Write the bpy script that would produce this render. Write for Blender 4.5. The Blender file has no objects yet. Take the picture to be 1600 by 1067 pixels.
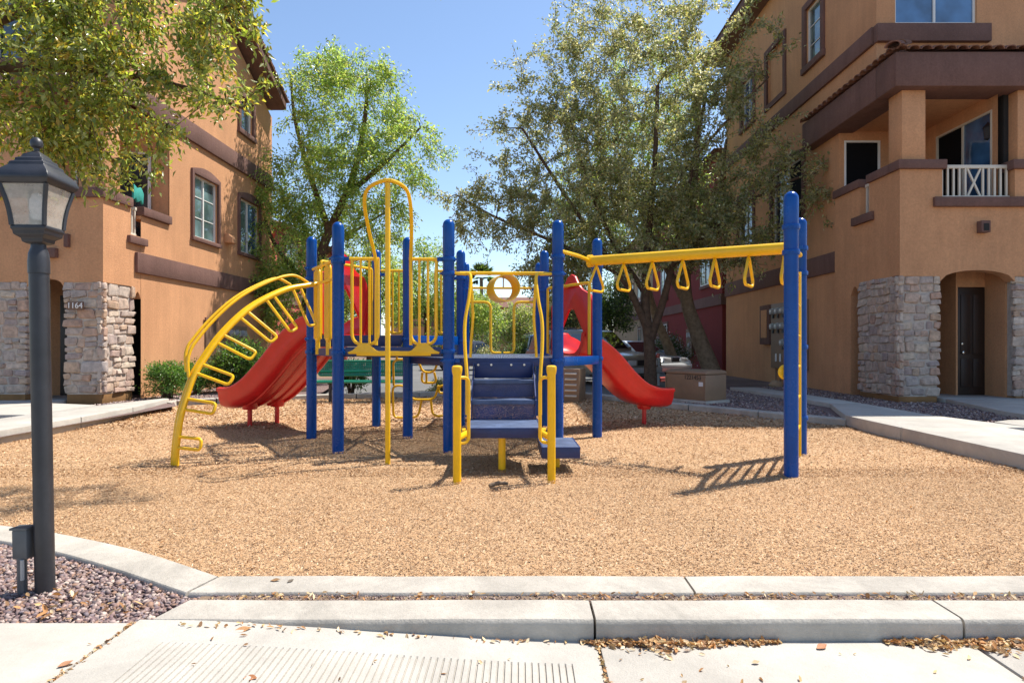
import bpy, bmesh, math, random
import numpy as np
from mathutils import Vector, Matrix
R = math.radians
random.seed(7); RNG = np.random.default_rng(7)
scene = bpy.context.scene
COL = scene.collection

# ------------------------------------------------------------------ camera, sky, sun, exposure
cam_d = bpy.data.cameras.new('camera'); cam = bpy.data.objects.new('camera', cam_d); COL.objects.link(cam)
cam.location = (0, 0, 1.25); cam.rotation_euler = (R(90), 0, 0)
cam_d.sensor_width = 36.0; cam_d.lens = 963/1600*36
cam_d.shift_x = -15/1600; cam_d.shift_y = 4.5/1600
cam_d.clip_start = 0.05; cam_d.clip_end = 3000
scene.camera = cam
SUNV = Vector((0.48, 0.28, 1.0)).normalized()
world = bpy.data.worlds.new('World'); scene.world = world; world.use_nodes = True
wn = world.node_tree; wn.nodes.clear()
sky = wn.nodes.new('ShaderNodeTexSky'); sky.sky_type = 'NISHITA'; sky.sun_disc = False
sky.sun_elevation = math.asin(SUNV.z); sky.sun_rotation = math.atan2(SUNV.x, SUNV.y)
sky.air_density = 1.0; sky.dust_density = 0.4; sky.ozone_density = 1.6; sky.altitude = 300
bg = wn.nodes.new('ShaderNodeBackground'); bg.inputs['Strength'].default_value = 0.135
wo = wn.nodes.new('ShaderNodeOutputWorld')
wn.links.new(sky.outputs[0], bg.inputs[0]); wn.links.new(bg.outputs[0], wo.inputs[0])
sun_d = bpy.data.lights.new('sun', 'SUN'); sun = bpy.data.objects.new('sun', sun_d); COL.objects.link(sun)
sun_d.energy = 5.0; sun_d.angle = R(0.55); sun_d.color = (1.0, 0.95, 0.87)
sun.rotation_euler = SUNV.to_track_quat('Z', 'Y').to_euler(); sun.location = (20, 10, 40)
vs = scene.view_settings; vs.view_transform = 'Standard'; vs.look = 'None'; vs.gamma = 1.0; vs.use_curve_mapping = False
vs.exposure = 0.69
scene.render.engine = 'CYCLES'
scene.cycles.max_bounces = 6; scene.cycles.transparent_max_bounces = 12
scene.cycles.use_denoising = True

# ------------------------------------------------------------------ materials
def newmat(name):
    m = bpy.data.materials.new(name); m.use_nodes = True
    nt = m.node_tree; nt.nodes.clear()
    out = nt.nodes.new('ShaderNodeOutputMaterial'); b = nt.nodes.new('ShaderNodeBsdfPrincipled')
    nt.links.new(b.outputs[0], out.inputs[0])
    return m, nt, b, out
def N(nt, t, **kw):
    n = nt.nodes.new(t)
    for k, v in kw.items():
        if k in n.inputs: n.inputs[k].default_value = v
        else: setattr(n, k, v)
    return n
def ramp(nt, fac, stops):
    r = nt.nodes.new('ShaderNodeValToRGB'); nt.links.new(fac, r.inputs[0])
    els = r.color_ramp.elements
    while len(els) < len(stops): els.new(0.5)
    for e, (p, c) in zip(els, stops): e.position = p; e.color = (*c, 1)
    return r
def c3(c, k): return tuple(min(1, x*k) for x in c)
def surf(name, col, rough=0.6, var=0.12, scale=3.0, bump=0.0, bscale=60.0, spec=0.5, metal=0.0, coat=0.0, stain=0.0, grain=0.0, streak=0.0):
    """plain procedural surface: colour broken by two scales of noise, fine relief, optional stains"""
    m, nt, b, out = newmat(name)
    tc = N(nt, 'ShaderNodeTexCoord')
    n1 = N(nt, 'ShaderNodeTexNoise', Scale=scale, Detail=6.0, Roughness=0.65); nt.links.new(tc.outputs['Object'], n1.inputs['Vector'])
    r = ramp(nt, n1.outputs['Fac'], [(0.3, c3(col, 1-var)), (0.7, c3(col, 1+var))])
    last = r.outputs[0]
    if stain:
        n3 = N(nt, 'ShaderNodeTexNoise', Scale=scale*0.35, Detail=8.0, Roughness=0.7, Distortion=0.6); nt.links.new(tc.outputs['Object'], n3.inputs['Vector'])
        r3 = ramp(nt, n3.outputs['Fac'], [(0.42, (1-stain,)*3), (0.6, (1, 1, 1))])
        mx = N(nt, 'ShaderNodeMix', data_type='RGBA', blend_type='MULTIPLY'); mx.inputs[0].default_value = 1
        nt.links.new(last, mx.inputs[6]); nt.links.new(r3.outputs[0], mx.inputs[7]); last = mx.outputs[2]
    def times(last, tex, lo, hi):
        rr_ = ramp(nt, tex.outputs['Fac'], [(0.32, (lo,)*3), (0.68, (hi,)*3)]); m2_ = N(nt, 'ShaderNodeMix', data_type='RGBA', blend_type='MULTIPLY'); m2_.inputs[0].default_value = 1
        nt.links.new(last, m2_.inputs[6]); nt.links.new(rr_.outputs[0], m2_.inputs[7]); return m2_.outputs[2]
    if grain:
        g1 = N(nt, 'ShaderNodeTexNoise', Scale=26.0, Detail=7.0, Roughness=0.8); nt.links.new(tc.outputs['Object'], g1.inputs['Vector']); last = times(last, g1, 1-grain, 1+grain)
    if streak:
        mp_ = N(nt, 'ShaderNodeMapping'); mp_.inputs['Scale'].default_value = (5, 5, 0.35); nt.links.new(tc.outputs['Object'], mp_.inputs[0])
        g2 = N(nt, 'ShaderNodeTexNoise', Scale=1.0, Detail=6.0, Roughness=0.7); nt.links.new(mp_.outputs[0], g2.inputs['Vector']); last = times(last, g2, 1-streak, 1.02)
    nt.links.new(last, b.inputs['Base Color'])
    b.inputs['Specular IOR Level'].default_value = spec; b.inputs['Metallic'].default_value = metal
    b.inputs['Coat Weight'].default_value = coat; b.inputs['Coat Roughness'].default_value = 0.08
    rr = N(nt, 'ShaderNodeMapRange'); rr.inputs[3].default_value = max(0.03, rough-0.08); rr.inputs[4].default_value = min(1, rough+0.1)
    nt.links.new(n1.outputs['Fac'], rr.inputs[0]); nt.links.new(rr.outputs[0], b.inputs['Roughness'])
    if bump:
        n2 = N(nt, 'ShaderNodeTexNoise', Scale=bscale, Detail=5.0, Roughness=0.7); nt.links.new(tc.outputs['Object'], n2.inputs['Vector'])
        bp = N(nt, 'ShaderNodeBump', Strength=bump, Distance=0.01); nt.links.new(n2.outputs['Fac'], bp.inputs['Height'])
        nt.links.new(bp.outputs[0], b.inputs['Normal'])
    return m
def attr_mat(name, rough=0.8, spec=0.3, trans=0.0, bump=0.0, bscale=150):
    """colour from the mesh's own per-piece colour attribute"""
    m, nt, b, out = newmat(name)
    a = N(nt, 'ShaderNodeAttribute'); a.attribute_name = 'tint'
    nt.links.new(a.outputs['Color'], b.inputs['Base Color'])
    b.inputs['Roughness'].default_value = rough; b.inputs['Specular IOR Level'].default_value = spec
    if bump:
        tc = N(nt, 'ShaderNodeTexCoord')
        n2 = N(nt, 'ShaderNodeTexNoise', Scale=bscale, Detail=4.0); nt.links.new(tc.outputs['Object'], n2.inputs['Vector'])
        bp = N(nt, 'ShaderNodeBump', Strength=bump, Distance=0.01); nt.links.new(n2.outputs['Fac'], bp.inputs['Height']); nt.links.new(bp.outputs[0], b.inputs['Normal'])
    if trans:
        t = N(nt, 'ShaderNodeBsdfTranslucent'); hs = N(nt, 'ShaderNodeHueSaturation', Saturation=1.15, Value=1.3)
        nt.links.new(a.outputs['Color'], hs.inputs['Color']); nt.links.new(hs.outputs[0], t.inputs['Color'])
        mx = N(nt, 'ShaderNodeMixShader'); mx.inputs[0].default_value = trans
        nt.links.new(b.outputs[0], mx.inputs[1]); nt.links.new(t.outputs[0], mx.inputs[2]); nt.links.new(mx.outputs[0], out.inputs[0])
    return m
def random_piece_mat(name, cols, rough=0.85, bump=0.5, bscale=35):
    """each object of the material takes its own tone (Object Info random)"""
    m, nt, b, out = newmat(name)
    oi = N(nt, 'ShaderNodeObjectInfo'); n = len(cols)
    r = ramp(nt, oi.outputs['Random'], [((i+0.5)/n, c) for i, c in enumerate(cols)])
    tc = N(nt, 'ShaderNodeTexCoord')
    geo = N(nt, 'ShaderNodeNewGeometry')
    n1 = N(nt, 'ShaderNodeTexNoise', Scale=9.0, Detail=7.0, Roughness=0.7); nt.links.new(geo.outputs['Position'], n1.inputs['Vector'])
    r2 = ramp(nt, n1.outputs['Fac'], [(0.3, (0.55, 0.55, 0.56)), (0.7, (1.25, 1.2, 1.15))])
    mx = N(nt, 'ShaderNodeMix', data_type='RGBA', blend_type='MULTIPLY'); mx.inputs[0].default_value = 1
    nt.links.new(r.outputs[0], mx.inputs[6]); nt.links.new(r2.outputs[0], mx.inputs[7]); nt.links.new(mx.outputs[2], b.inputs['Base Color'])
    b.inputs['Roughness'].default_value = rough; b.inputs['Specular IOR Level'].default_value = 0.25
    n2 = N(nt, 'ShaderNodeTexNoise', Scale=bscale, Detail=6.0, Roughness=0.7); nt.links.new(geo.outputs['Position'], n2.inputs['Vector'])
    bp = N(nt, 'ShaderNodeBump', Strength=bump, Distance=0.02); nt.links.new(n2.outputs['Fac'], bp.inputs['Height']); nt.links.new(bp.outputs[0], b.inputs['Normal'])
    return m
def perforated(name, col, pitch=0.022, hole=0.3):
    """vinyl coated deck sheet with real see-through round holes"""
    m, nt, b, out = newmat(name)
    tc = N(nt, 'ShaderNodeTexCoord'); sep = N(nt, 'ShaderNodeSeparateXYZ'); nt.links.new(tc.outputs['Object'], sep.inputs[0])
    def mth(op, a, bb=None):
        x = N(nt, 'ShaderNodeMath'); x.operation = op
        for i, q in enumerate((a, bb)):
            if q is None: continue
            if isinstance(q, (int, float)): x.inputs[i].default_value = q
            else: nt.links.new(q, x.inputs[i])
        return x.outputs[0]
    def cell(s): return mth('SUBTRACT', mth('FRACT', mth('MULTIPLY', s, 1/pitch)), 0.5)
    zx = mth('ADD', sep.outputs[1], sep.outputs[2])
    u = cell(sep.outputs[0]); v = cell(zx)
    d = mth('SQRT', mth('ADD', mth('MULTIPLY', u, u), mth('MULTIPLY', v, v)))
    h = mth('LESS_THAN', d, hole)
    n1 = N(nt, 'ShaderNodeTexNoise', Scale=5.0, Detail=6.0); nt.links.new(tc.outputs['Object'], n1.inputs['Vector'])
    r = ramp(nt, n1.outputs['Fac'], [(0.35, c3(col, 0.8)), (0.7, c3(col, 1.35))]); nt.links.new(r.outputs[0], b.inputs['Base Color'])
    b.inputs['Roughness'].default_value = 0.42
    tr = N(nt, 'ShaderNodeBsdfTransparent'); mx = N(nt, 'ShaderNodeMixShader')
    nt.links.new(h, mx.inputs[0]); nt.links.new(b.outputs[0], mx.inputs[1]); nt.links.new(tr.outputs[0], mx.inputs[2]); nt.links.new(mx.outputs[0], out.inputs[0])
    return m
def glass_mat(name, tint, rough=0.04):
    m, nt, b, out = newmat(name)
    tc = N(nt, 'ShaderNodeTexCoord')
    n1 = N(nt, 'ShaderNodeTexNoise', Scale=1.3, Detail=3.0); nt.links.new(tc.outputs['Object'], n1.inputs['Vector'])
    r = ramp(nt, n1.outputs['Fac'], [(0.4, c3(tint, 0.5)), (0.65, c3(tint, 1.5))]); nt.links.new(r.outputs[0], b.inputs['Base Color'])
    b.inputs['Roughness'].default_value = rough; b.inputs['Specular IOR Level'].default_value = 0.9; b.inputs['IOR'].default_value = 1.7
    bp = N(nt, 'ShaderNodeBump', Strength=0.03, Distance=0.05); n2 = N(nt, 'ShaderNodeTexNoise', Scale=2.0)
    nt.links.new(tc.outputs['Object'], n2.inputs['Vector']); nt.links.new(n2.outputs['Fac'], bp.inputs['Height']); nt.links.new(bp.outputs[0], b.inputs['Normal'])
    return m
def ground_mat(name, stops, scale, bump, bscale, rough=0.95, big=0.15):
    m, nt, b, out = newmat(name)
    tc = N(nt, 'ShaderNodeTexCoord')
    n1 = N(nt, 'ShaderNodeTexNoise', Scale=scale, Detail=8.0, Roughness=0.75); nt.links.new(tc.outputs['Object'], n1.inputs['Vector'])
    r = ramp(nt, n1.outputs['Fac'], stops)
    n3 = N(nt, 'ShaderNodeTexNoise', Scale=0.7, Detail=5.0); nt.links.new(tc.outputs['Object'], n3.inputs['Vector'])
    r3 = ramp(nt, n3.outputs['Fac'], [(0.35, (1-big,)*3), (0.65, (1+big,)*3)])
    mx = N(nt, 'ShaderNodeMix', data_type='RGBA', blend_type='MULTIPLY'); mx.inputs[0].default_value = 1
    nt.links.new(r.outputs[0], mx.inputs[6]); nt.links.new(r3.outputs[0], mx.inputs[7]); nt.links.new(mx.outputs[2], b.inputs['Base Color'])
    b.inputs['Roughness'].default_value = rough; b.inputs['Specular IOR Level'].default_value = 0.2
    n2 = N(nt, 'ShaderNodeTexNoise', Scale=bscale, Detail=6.0, Roughness=0.75); nt.links.new(tc.outputs['Object'], n2.inputs['Vector'])
    bp = N(nt, 'ShaderNodeBump', Strength=bump, Distance=0.02); nt.links.new(n2.outputs['Fac'], bp.inputs['Height']); nt.links.new(bp.outputs[0], b.inputs['Normal'])
    return m
def lamp_glass():
    m, nt, b, out = newmat('dusty_lamp_glass')
    tc = N(nt, 'ShaderNodeTexCoord'); n1 = N(nt, 'ShaderNodeTexNoise', Scale=14.0, Detail=8.0, Roughness=0.7); nt.links.new(tc.outputs['Object'], n1.inputs['Vector'])
    b.inputs['Base Color'].default_value = (0.62, 0.57, 0.49, 1); b.inputs['Roughness'].default_value = 0.135
    r = ramp(nt, n1.outputs['Fac'], [(0.3, (0.30,)*3), (0.75, (0.62,)*3)])
    tr = N(nt, 'ShaderNodeBsdfTransparent'); mx = N(nt, 'ShaderNodeMixShader')
    nt.links.new(r.outputs[0], mx.inputs[0]); nt.links.new(tr.outputs[0], mx.inputs[1]); nt.links.new(b.outputs[0], mx.inputs[2]); nt.links.new(mx.outputs[0], out.inputs[0])
    return m
STUCCO = (0.615, 0.315, 0.16); TRIM = (0.19, 0.105, 0.085)
M = dict(
    blue=surf('blue_powder_coat', (0.001, 0.072, 0.335), 0.26, 0.1, 2, 0.05, 120, 0.3, stain=0.14, grain=0.06, streak=0.12),
    yellow=surf('yellow_powder_coat', (0.90, 0.51, 0.004), 0.3, 0.08, 3, 0.04, 150, 0.5, stain=0.1, grain=0.05),
    red=surf('red_moulded_plastic', (0.62, 0.016, 0.016), 0.3, 0.16, 1.6, 0.05, 90, 0.55, grain=0.05, streak=0.08),
    navy=surf('navy_vinyl', (0.012, 0.03, 0.13), 0.42, 0.2, 6, 0.06, 200, 0.5, stain=0.2),
    deck=perforated('perforated_deck', (0.085, 0.10, 0.155)),
    riser=perforated('perforated_riser', (0.02, 0.035, 0.13), 0.0125, 0.11),
    tread=surf('tread_vinyl', (0.085, 0.12, 0.215), 0.5, 0.25, 9, 0.1, 150, 0.4, stain=0.25),
    bolt=surf('bolt_steel', (0.5, 0.5, 0.52), 0.3, 0.1, 5, metal=1.0),
    black=surf('black_metal', (0.02, 0.02, 0.024), 0.45, 0.2, 8, 0.1, 90, stain=0.2),
    boxgrey=surf('grey_box_paint', (0.10, 0.105, 0.11), 0.5, 0.15, 8, 0.1, 80, stain=0.15),
    postgrey=surf('charcoal_lamp_paint', (0.030, 0.030, 0.035), 0.42, 0.25, 6, 0.12, 70, 0.5, stain=0.25),
    stucco=surf('tan_stucco', STUCCO, 0.92, 0.09, 0.9, 0.9, 38, 0.2, stain=0.1, grain=0.16, streak=0.12),
    trim=surf('brown_stucco_trim', TRIM, 0.92, 0.1, 1.2, 0.8, 38, 0.2, stain=0.12, grain=0.16, streak=0.15),
    plinth=surf('ochre_plinth', (0.27, 0.145, 0.06), 0.95, 0.15, 2, 0.6, 40, 0.2, stain=0.2),
    salmon=surf('salmon_stucco', (0.45, 0.11, 0.085), 0.92, 0.1, 1, 0.6, 45, 0.2),
    redstucco=surf('red_stucco', (0.20, 0.038, 0.033), 0.92, 0.1, 1, 0.6, 45, 0.2),
    beige=surf('beige_stucco', (0.42, 0.29, 0.18), 0.92, 0.1, 1, 0.6, 45, 0.2),
    concrete=surf('pale_concrete', (0.455, 0.42, 0.365), 0.9, 0.08, 3.5, 0.45, 85, 0.25, stain=0.15, grain=0.05),
    kerb=surf('kerb_concrete', (0.475, 0.43, 0.365), 0.92, 0.1, 5, 0.6, 70, 0.25, stain=0.22, grain=0.08),
    white=surf('white_vinyl', (0.72, 0.70, 0.66), 0.5, 0.04, 4, 0.03, 80),
    cream=surf('cream_railing_paint', (0.62, 0.56, 0.46), 0.55, 0.06, 4, 0.05, 80),
    interior=surf('dark_interior', (0.02, 0.018, 0.016), 0.9, 0.3, 2),
    door=surf('dark_brown_door', (0.028, 0.014, 0.009), 0.5, 0.25, 5, 0.2, 60),
    screen=surf('black_insect_screen', (0.008, 0.008, 0.009), 0.85, 0.2, 40, 0.2, 300, 0.1),
    glass=glass_mat('window_glass', (0.03, 0.05, 0.06)),
    blindglass=glass_mat('blind_behind_glass', (0.12, 0.19, 0.19), 0.06),
    blueglass=glass_mat('blue_tinted_glass', (0.05, 0.13, 0.26)),  # blue is set in the base tint
    lampglass=lamp_glass(),
    tile=random_piece_mat('roof_tile', [(0.20, 0.10, 0.065), (0.25, 0.13, 0.085), (0.17, 0.085, 0.06), (0.23, 0.12, 0.09)], 0.85, 0.3, 40),
    stone=random_piece_mat('ledge_stone', [(0.52, 0.40, 0.32), (0.40, 0.32, 0.28), (0.58, 0.49, 0.41), (0.47, 0.31, 0.23), (0.36, 0.29, 0.27), (0.56, 0.46, 0.36), (0.44, 0.38, 0.35), (0.50, 0.36, 0.26)]),
    mortar=surf('stone_mortar', (0.46, 0.40, 0.345), 0.95, 0.2, 12, 0.9, 40, 0.2),
    bark=surf('brown_bark', (0.115, 0.072, 0.048), 0.95, 0.4, 9, 1.0, 30, 0.2),
    bark2=surf('pale_bark', (0.20, 0.145, 0.095), 0.95, 0.35, 9, 1.0, 30, 0.2),
    leaf=attr_mat('leaf', 0.36, 0.6, 0.5), glossyleaf=attr_mat('glossy_leaf', 0.3, 0.7, 0.6),
    chip=attr_mat('wood_chip', 0.9, 0.2),
    pebble=attr_mat('crushed_rock', 0.85, 0.3),
    dryleaf=attr_mat('dry_leaf', 0.7, 0.3, 0.2),
    mulch=ground_mat('mulch_floor', [(0.3, (0.42, 0.25, 0.135)), (0.5, (0.56, 0.365, 0.205)), (0.72, (0.66, 0.47, 0.285))], 48, 1.0, 45, big=0.08),
    gravel=ground_mat('gravel_floor', [(0.3, (0.09, 0.06, 0.055)), (0.55, (0.21, 0.145, 0.13)), (0.75, (0.34, 0.26, 0.235))], 42, 1.0, 50),
    asphalt=ground_mat('asphalt', [(0.3, (0.12, 0.12, 0.12)), (0.7, (0.19, 0.187, 0.18))], 60, 0.5, 120, big=0.12),
    earth=ground_mat('dry_earth', [(0.3, (0.16, 0.11, 0.075)), (0.7, (0.27, 0.19, 0.13))], 14, 0.6, 40),
    green=surf('green_bench_plastisol', (0.005, 0.17, 0.095), 0.4, 0.15, 5, 0.05, 90),
    greenmesh=perforated('green_perforated_sheet', (0.005, 0.17, 0.095), 0.04, 0.33),
    boxtan=surf('tan_cabinet_paint', (0.27, 0.165, 0.095), 0.6, 0.1, 3, 0.1, 60, stain=0.15),
    boxbrown=surf('brown_cabinet_paint', (0.16, 0.09, 0.055), 0.6, 0.15, 3, 0.1, 60, stain=0.15),
    ink=surf('black_ink', (0.015, 0.015, 0.015), 0.7, 0.1),
    paper=surf('white_sticker', (0.75, 0.74, 0.72), 0.6, 0.05),
    metergrey=surf('meter_grey', (0.38, 0.38, 0.37), 0.45, 0.1, 6),
    silver=surf('silver_car_paint', (0.25, 0.245, 0.22), 0.28, 0.04, 2, metal=0.5, coat=0.6),
    whitecar=surf('white_car_paint', (0.60, 0.62, 0.64), 0.25, 0.03, 2, coat=0.6),
    navycar=surf('dark_blue_car_paint', (0.012, 0.018, 0.04), 0.25, 0.1, 2, coat=0.7),
    greycar=surf('grey_car_paint', (0.14, 0.15, 0.17), 0.25, 0.05, 2, metal=0.4, coat=0.6),
    carglass=glass_mat('car_glass', (0.015, 0.018, 0.02)),
    rubber=surf('tyre_rubber', (0.015, 0.015, 0.015), 0.85, 0.2, 20),
    chrome=surf('chrome', (0.55, 0.55, 0.56), 0.2, 0.05, 4, metal=1.0),
    headlamp=surf('headlamp_lens', (0.6, 0.6, 0.6), 0.1, 0.1, 9, spec=0.9),
    tail=surf('red_lamp_lens', (0.35, 0.01, 0.01), 0.15, 0.1, 9, spec=0.9),
    redpaint=surf('red_kerb_paint', (0.30, 0.035, 0.03), 0.8, 0.2, 6, 0.3, 60),
    roadpaint=surf('white_road_paint', (0.62, 0.62, 0.60), 0.8, 0.1, 6, 0.2, 60, stain=0.2),
    teal=surf('teal_cloth', (0.03, 0.30, 0.25), 0.8, 0.2, 8),
    wood=surf('grey_brown_stick', (0.18, 0.12, 0.075), 0.9, 0.3, 20, 0.6, 60),
)

# ------------------------------------------------------------------ mesh helpers
ROOT = {}
class MB:
    def __init__(s): s.v = []; s.f = []
    def add(s, vs, fs):
        k = len(s.v); s.v += [tuple(p) for p in vs]; s.f += [tuple(i+k for i in f) for f in fs]; return s
    def box(s, x0, x1, y0, y1, z0, z1):
        return s.add([(x0,y0,z0),(x1,y0,z0),(x1,y1,z0),(x0,y1,z0),(x0,y0,z1),(x1,y0,z1),(x1,y1,z1),(x0,y1,z1)],
                     [(0,3,2,1),(4,5,6,7),(0,1,5,4),(1,2,6,5),(2,3,7,6),(3,0,4,7)])
    def obox(s, c, size, rz=0, rx=0, ry=0):
        m = Matrix.Translation(c) @ Matrix.Rotation(rz,4,'Z') @ Matrix.Rotation(ry,4,'Y') @ Matrix.Rotation(rx,4,'X')
        a, b, d = size[0]/2, size[1]/2, size[2]/2
        vs = [m @ Vector(p) for p in [(-a,-b,-d),(a,-b,-d),(a,b,-d),(-a,b,-d),(-a,-b,d),(a,-b,d),(a,b,d),(-a,b,d)]]
        return s.add(vs, [(0,3,2,1),(4,5,6,7),(0,1,5,4),(1,2,6,5),(2,3,7,6),(3,0,4,7)])
    def beam(s, p, q, w, h):
        """rectangular bar from p to q, w wide sideways, h high"""
        p, q = Vector(p), Vector(q); d = (q-p).normalized()
        up = Vector((0,0,1)) if abs(d.z) < 0.95 else Vector((0,1,0))
        sd = d.cross(up).normalized(); u = sd.cross(d).normalized()
        vs = [e + sd*(a*w/2) + u*(b*h/2) for e in (p, q) for a, b in ((-1,-1),(1,-1),(1,1),(-1,1))]
        return s.add(vs, [(3,2,1,0),(4,5,6,7),(0,1,5,4),(1,2,6,5),(2,3,7,6),(3,0,4,7)])
    def tube(s, pts, r, n=10, closed=False):
        P = [Vector(p) for p in pts]; m = len(P)
        rr = r if isinstance(r, (list, tuple)) else [r]*m
        T = []
        for i in range(m):
            if closed: t = P[(i+1) % m] - P[i-1]
            else: t = P[min(i+1, m-1)] - P[max(i-1, 0)]
            T.append(t.normalized() if t.length > 1e-9 else Vector((0,0,1)))
        a = Vector((0,0,1)) if abs(T[0].z) < 0.9 else Vector((1,0,0))
        nrm = (a - T[0]*a.dot(T[0])).normalized(); vs = []
        for i in range(m):
            nrm = nrm - T[i]*nrm.dot(T[i])
            nrm = nrm.normalized() if nrm.length > 1e-6 else T[i].orthogonal().normalized()
            b = T[i].cross(nrm)
            for k in range(n):
                an = 2*math.pi*k/n; vs.append(P[i] + (nrm*math.cos(an) + b*math.sin(an))*rr[i])
        fs = []
        for i in range(m if closed else m-1):
            j = (i+1) % m
            for k in range(n): fs.append((i*n+k, i*n+(k+1) % n, j*n+(k+1) % n, j*n+k))
        if not closed: fs.append(tuple(range(n-1,-1,-1))); fs.append(tuple((m-1)*n+k for k in range(n)))
        return s.add(vs, fs)
    def lathe(s, prof, c=(0,0,0), n=20, axis='Z'):
        vs = []; m = len(prof)
        for r, z in prof:
            for k in range(n):
                a = 2*math.pi*k/n; x, y = r*math.cos(a), r*math.sin(a)
                p = (x, y, z) if axis == 'Z' else ((z, x, y) if axis == 'X' else (x, z, y))
                vs.append((c[0]+p[0], c[1]+p[1], c[2]+p[2]))
        fs = [(i*n+k, i*n+(k+1) % n, (i+1)*n+(k+1) % n, (i+1)*n+k) for i in range(m-1) for k in range(n)]
        fs.append(tuple(range(n-1,-1,-1))); fs.append(tuple((m-1)*n+k for k in range(n)))
        return s.add(vs, fs)
    def prism(s, poly, a, b, axis='Z', frame=None):
        """polygon extruded from a to b; frame=(origin,u,v,w) for any plane"""
        n = len(poly)
        if frame: o, u, v, w = [Vector(q) for q in frame]; f = lambda p, t: o + u*p[0] + v*p[1] + w*t
        elif axis == 'Z': f = lambda p, t: (p[0], p[1], t)
        elif axis == 'Y': f = lambda p, t: (p[0], t, p[1])
        else: f = lambda p, t: (t, p[0], p[1])
        vs = [f(p, a) for p in poly] + [f(p, b) for p in poly]
        fs = [tuple(range(n-1,-1,-1)), tuple(range(n, 2*n))] + [(i, (i+1) % n, n+(i+1) % n, n+i) for i in range(n)]
        return s.add(vs, fs)
    def strip(s, secs, closed_sec=True):
        n = len(secs[0]); vs = [p for q in secs for p in q]; fs = []
        for i in range(len(secs)-1):
            for k in range(n if closed_sec else n-1): fs.append((i*n+k, i*n+(k+1) % n, (i+1)*n+(k+1) % n, (i+1)*n+k))
        if closed_sec: fs.append(tuple(range(n-1,-1,-1))); fs.append(tuple((len(secs)-1)*n+k for k in range(n)))
        return s.add(vs, fs)
    def build(s, name, mat, parent=None, smooth=35, bevel=0, seg=2):
        off = (0,0,0)
        if parent is not None:
            r = parent
            while r.parent: r = r.parent
            if r.name in ROOT: off = ROOT[r.name]
        me = bpy.data.meshes.new(name)
        me.from_pydata([(p[0]-off[0], p[1]-off[1], p[2]-off[2]) for p in s.v], [], s.f)
        bm = bmesh.new(); bm.from_mesh(me); bmesh.ops.recalc_face_normals(bm, faces=bm.faces)
        if bevel: 
            eds = [e for e in bm.edges if e.is_manifold and e.calc_face_angle(0) > R(30)]
            bmesh.ops.bevel(bm, geom=eds, offset=bevel, segments=seg, profile=0.5, affect='EDGES', clamp_overlap=True)
        bm.to_mesh(me); bm.free()
        me.materials.append(M[mat] if isinstance(mat, str) else mat)
        if smooth: me.shade_smooth(); me.set_sharp_from_angle(angle=R(smooth))
        o = bpy.data.objects.new(name, me); COL.objects.link(o); o.parent = parent
        return o
def tag(o, label=None, cat=None, group=None, kind=None):
    if label: o['label'] = label
    if cat: o['category'] = cat
    if group: o['group'] = group
    if kind: o['kind'] = kind
    return o
def thing(name, loc, label, cat, group=None, rz=0, world=True):
    o = bpy.data.objects.new(name, None); COL.objects.link(o); o.empty_display_size = 0.2
    o.location = loc; o.rotation_euler = (0,0,rz); tag(o, label, cat, group)
    if world: ROOT[o.name] = tuple(loc)
    return o
def copy_tree(o, parent=None):
    c = o.copy(); COL.objects.link(c); c.parent = parent
    for ch in o.children: copy_tree(ch, c)
    return c
def shared(name, me, parent, loc, rot=(0,0,0), sc=(1,1,1)):
    o = bpy.data.objects.new(name, me); COL.objects.link(o); o.parent = parent
    r = parent
    while r.parent: r = r.parent
    off = ROOT.get(r.name, (0,0,0))
    o.location = (loc[0]-off[0], loc[1]-off[1], loc[2]-off[2]); o.rotation_euler = rot; o.scale = sc
    return o
def smoothpath(pts, k=6, closed=False):
    P = [Vector(p) for p in pts]; n = len(P); out = []
    rng = range(n) if closed else range(n-1)
    for i in rng:
        if closed: a, b, c, d = P[i-1], P[i], P[(i+1) % n], P[(i+2) % n]
        else: a, b, c, d = P[max(i-1,0)], P[i], P[i+1], P[min(i+2,n-1)]
        for j in range(k):
            t = j/k
            out.append(0.5*((2*b) + (c-a)*t + (2*a-5*b+4*c-d)*t*t + (3*b-a-3*c+d)*t**3))
    if not closed: out.append(P[-1])
    return out
def rounded(pts, r, k=5, closed=False):
    """polyline with filleted corners"""
    P = [Vector(p) for p in pts]; n = len(P); out = []
    for i in range(n):
        if not closed and i in (0, n-1): out.append(P[i]); continue
        a, b, c = P[i-1], P[i], P[(i+1) % n]
        d1 = (a-b); d2 = (c-b); rr = min(r, d1.length*0.48, d2.length*0.48)
        s, e = b + d1.normalized()*rr, b + d2.normalized()*rr
        for j in range(k+1):
            t = j/k; out.append(s*(1-t)**2 + b*2*t*(1-t) + e*t*t)
    return out
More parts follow.
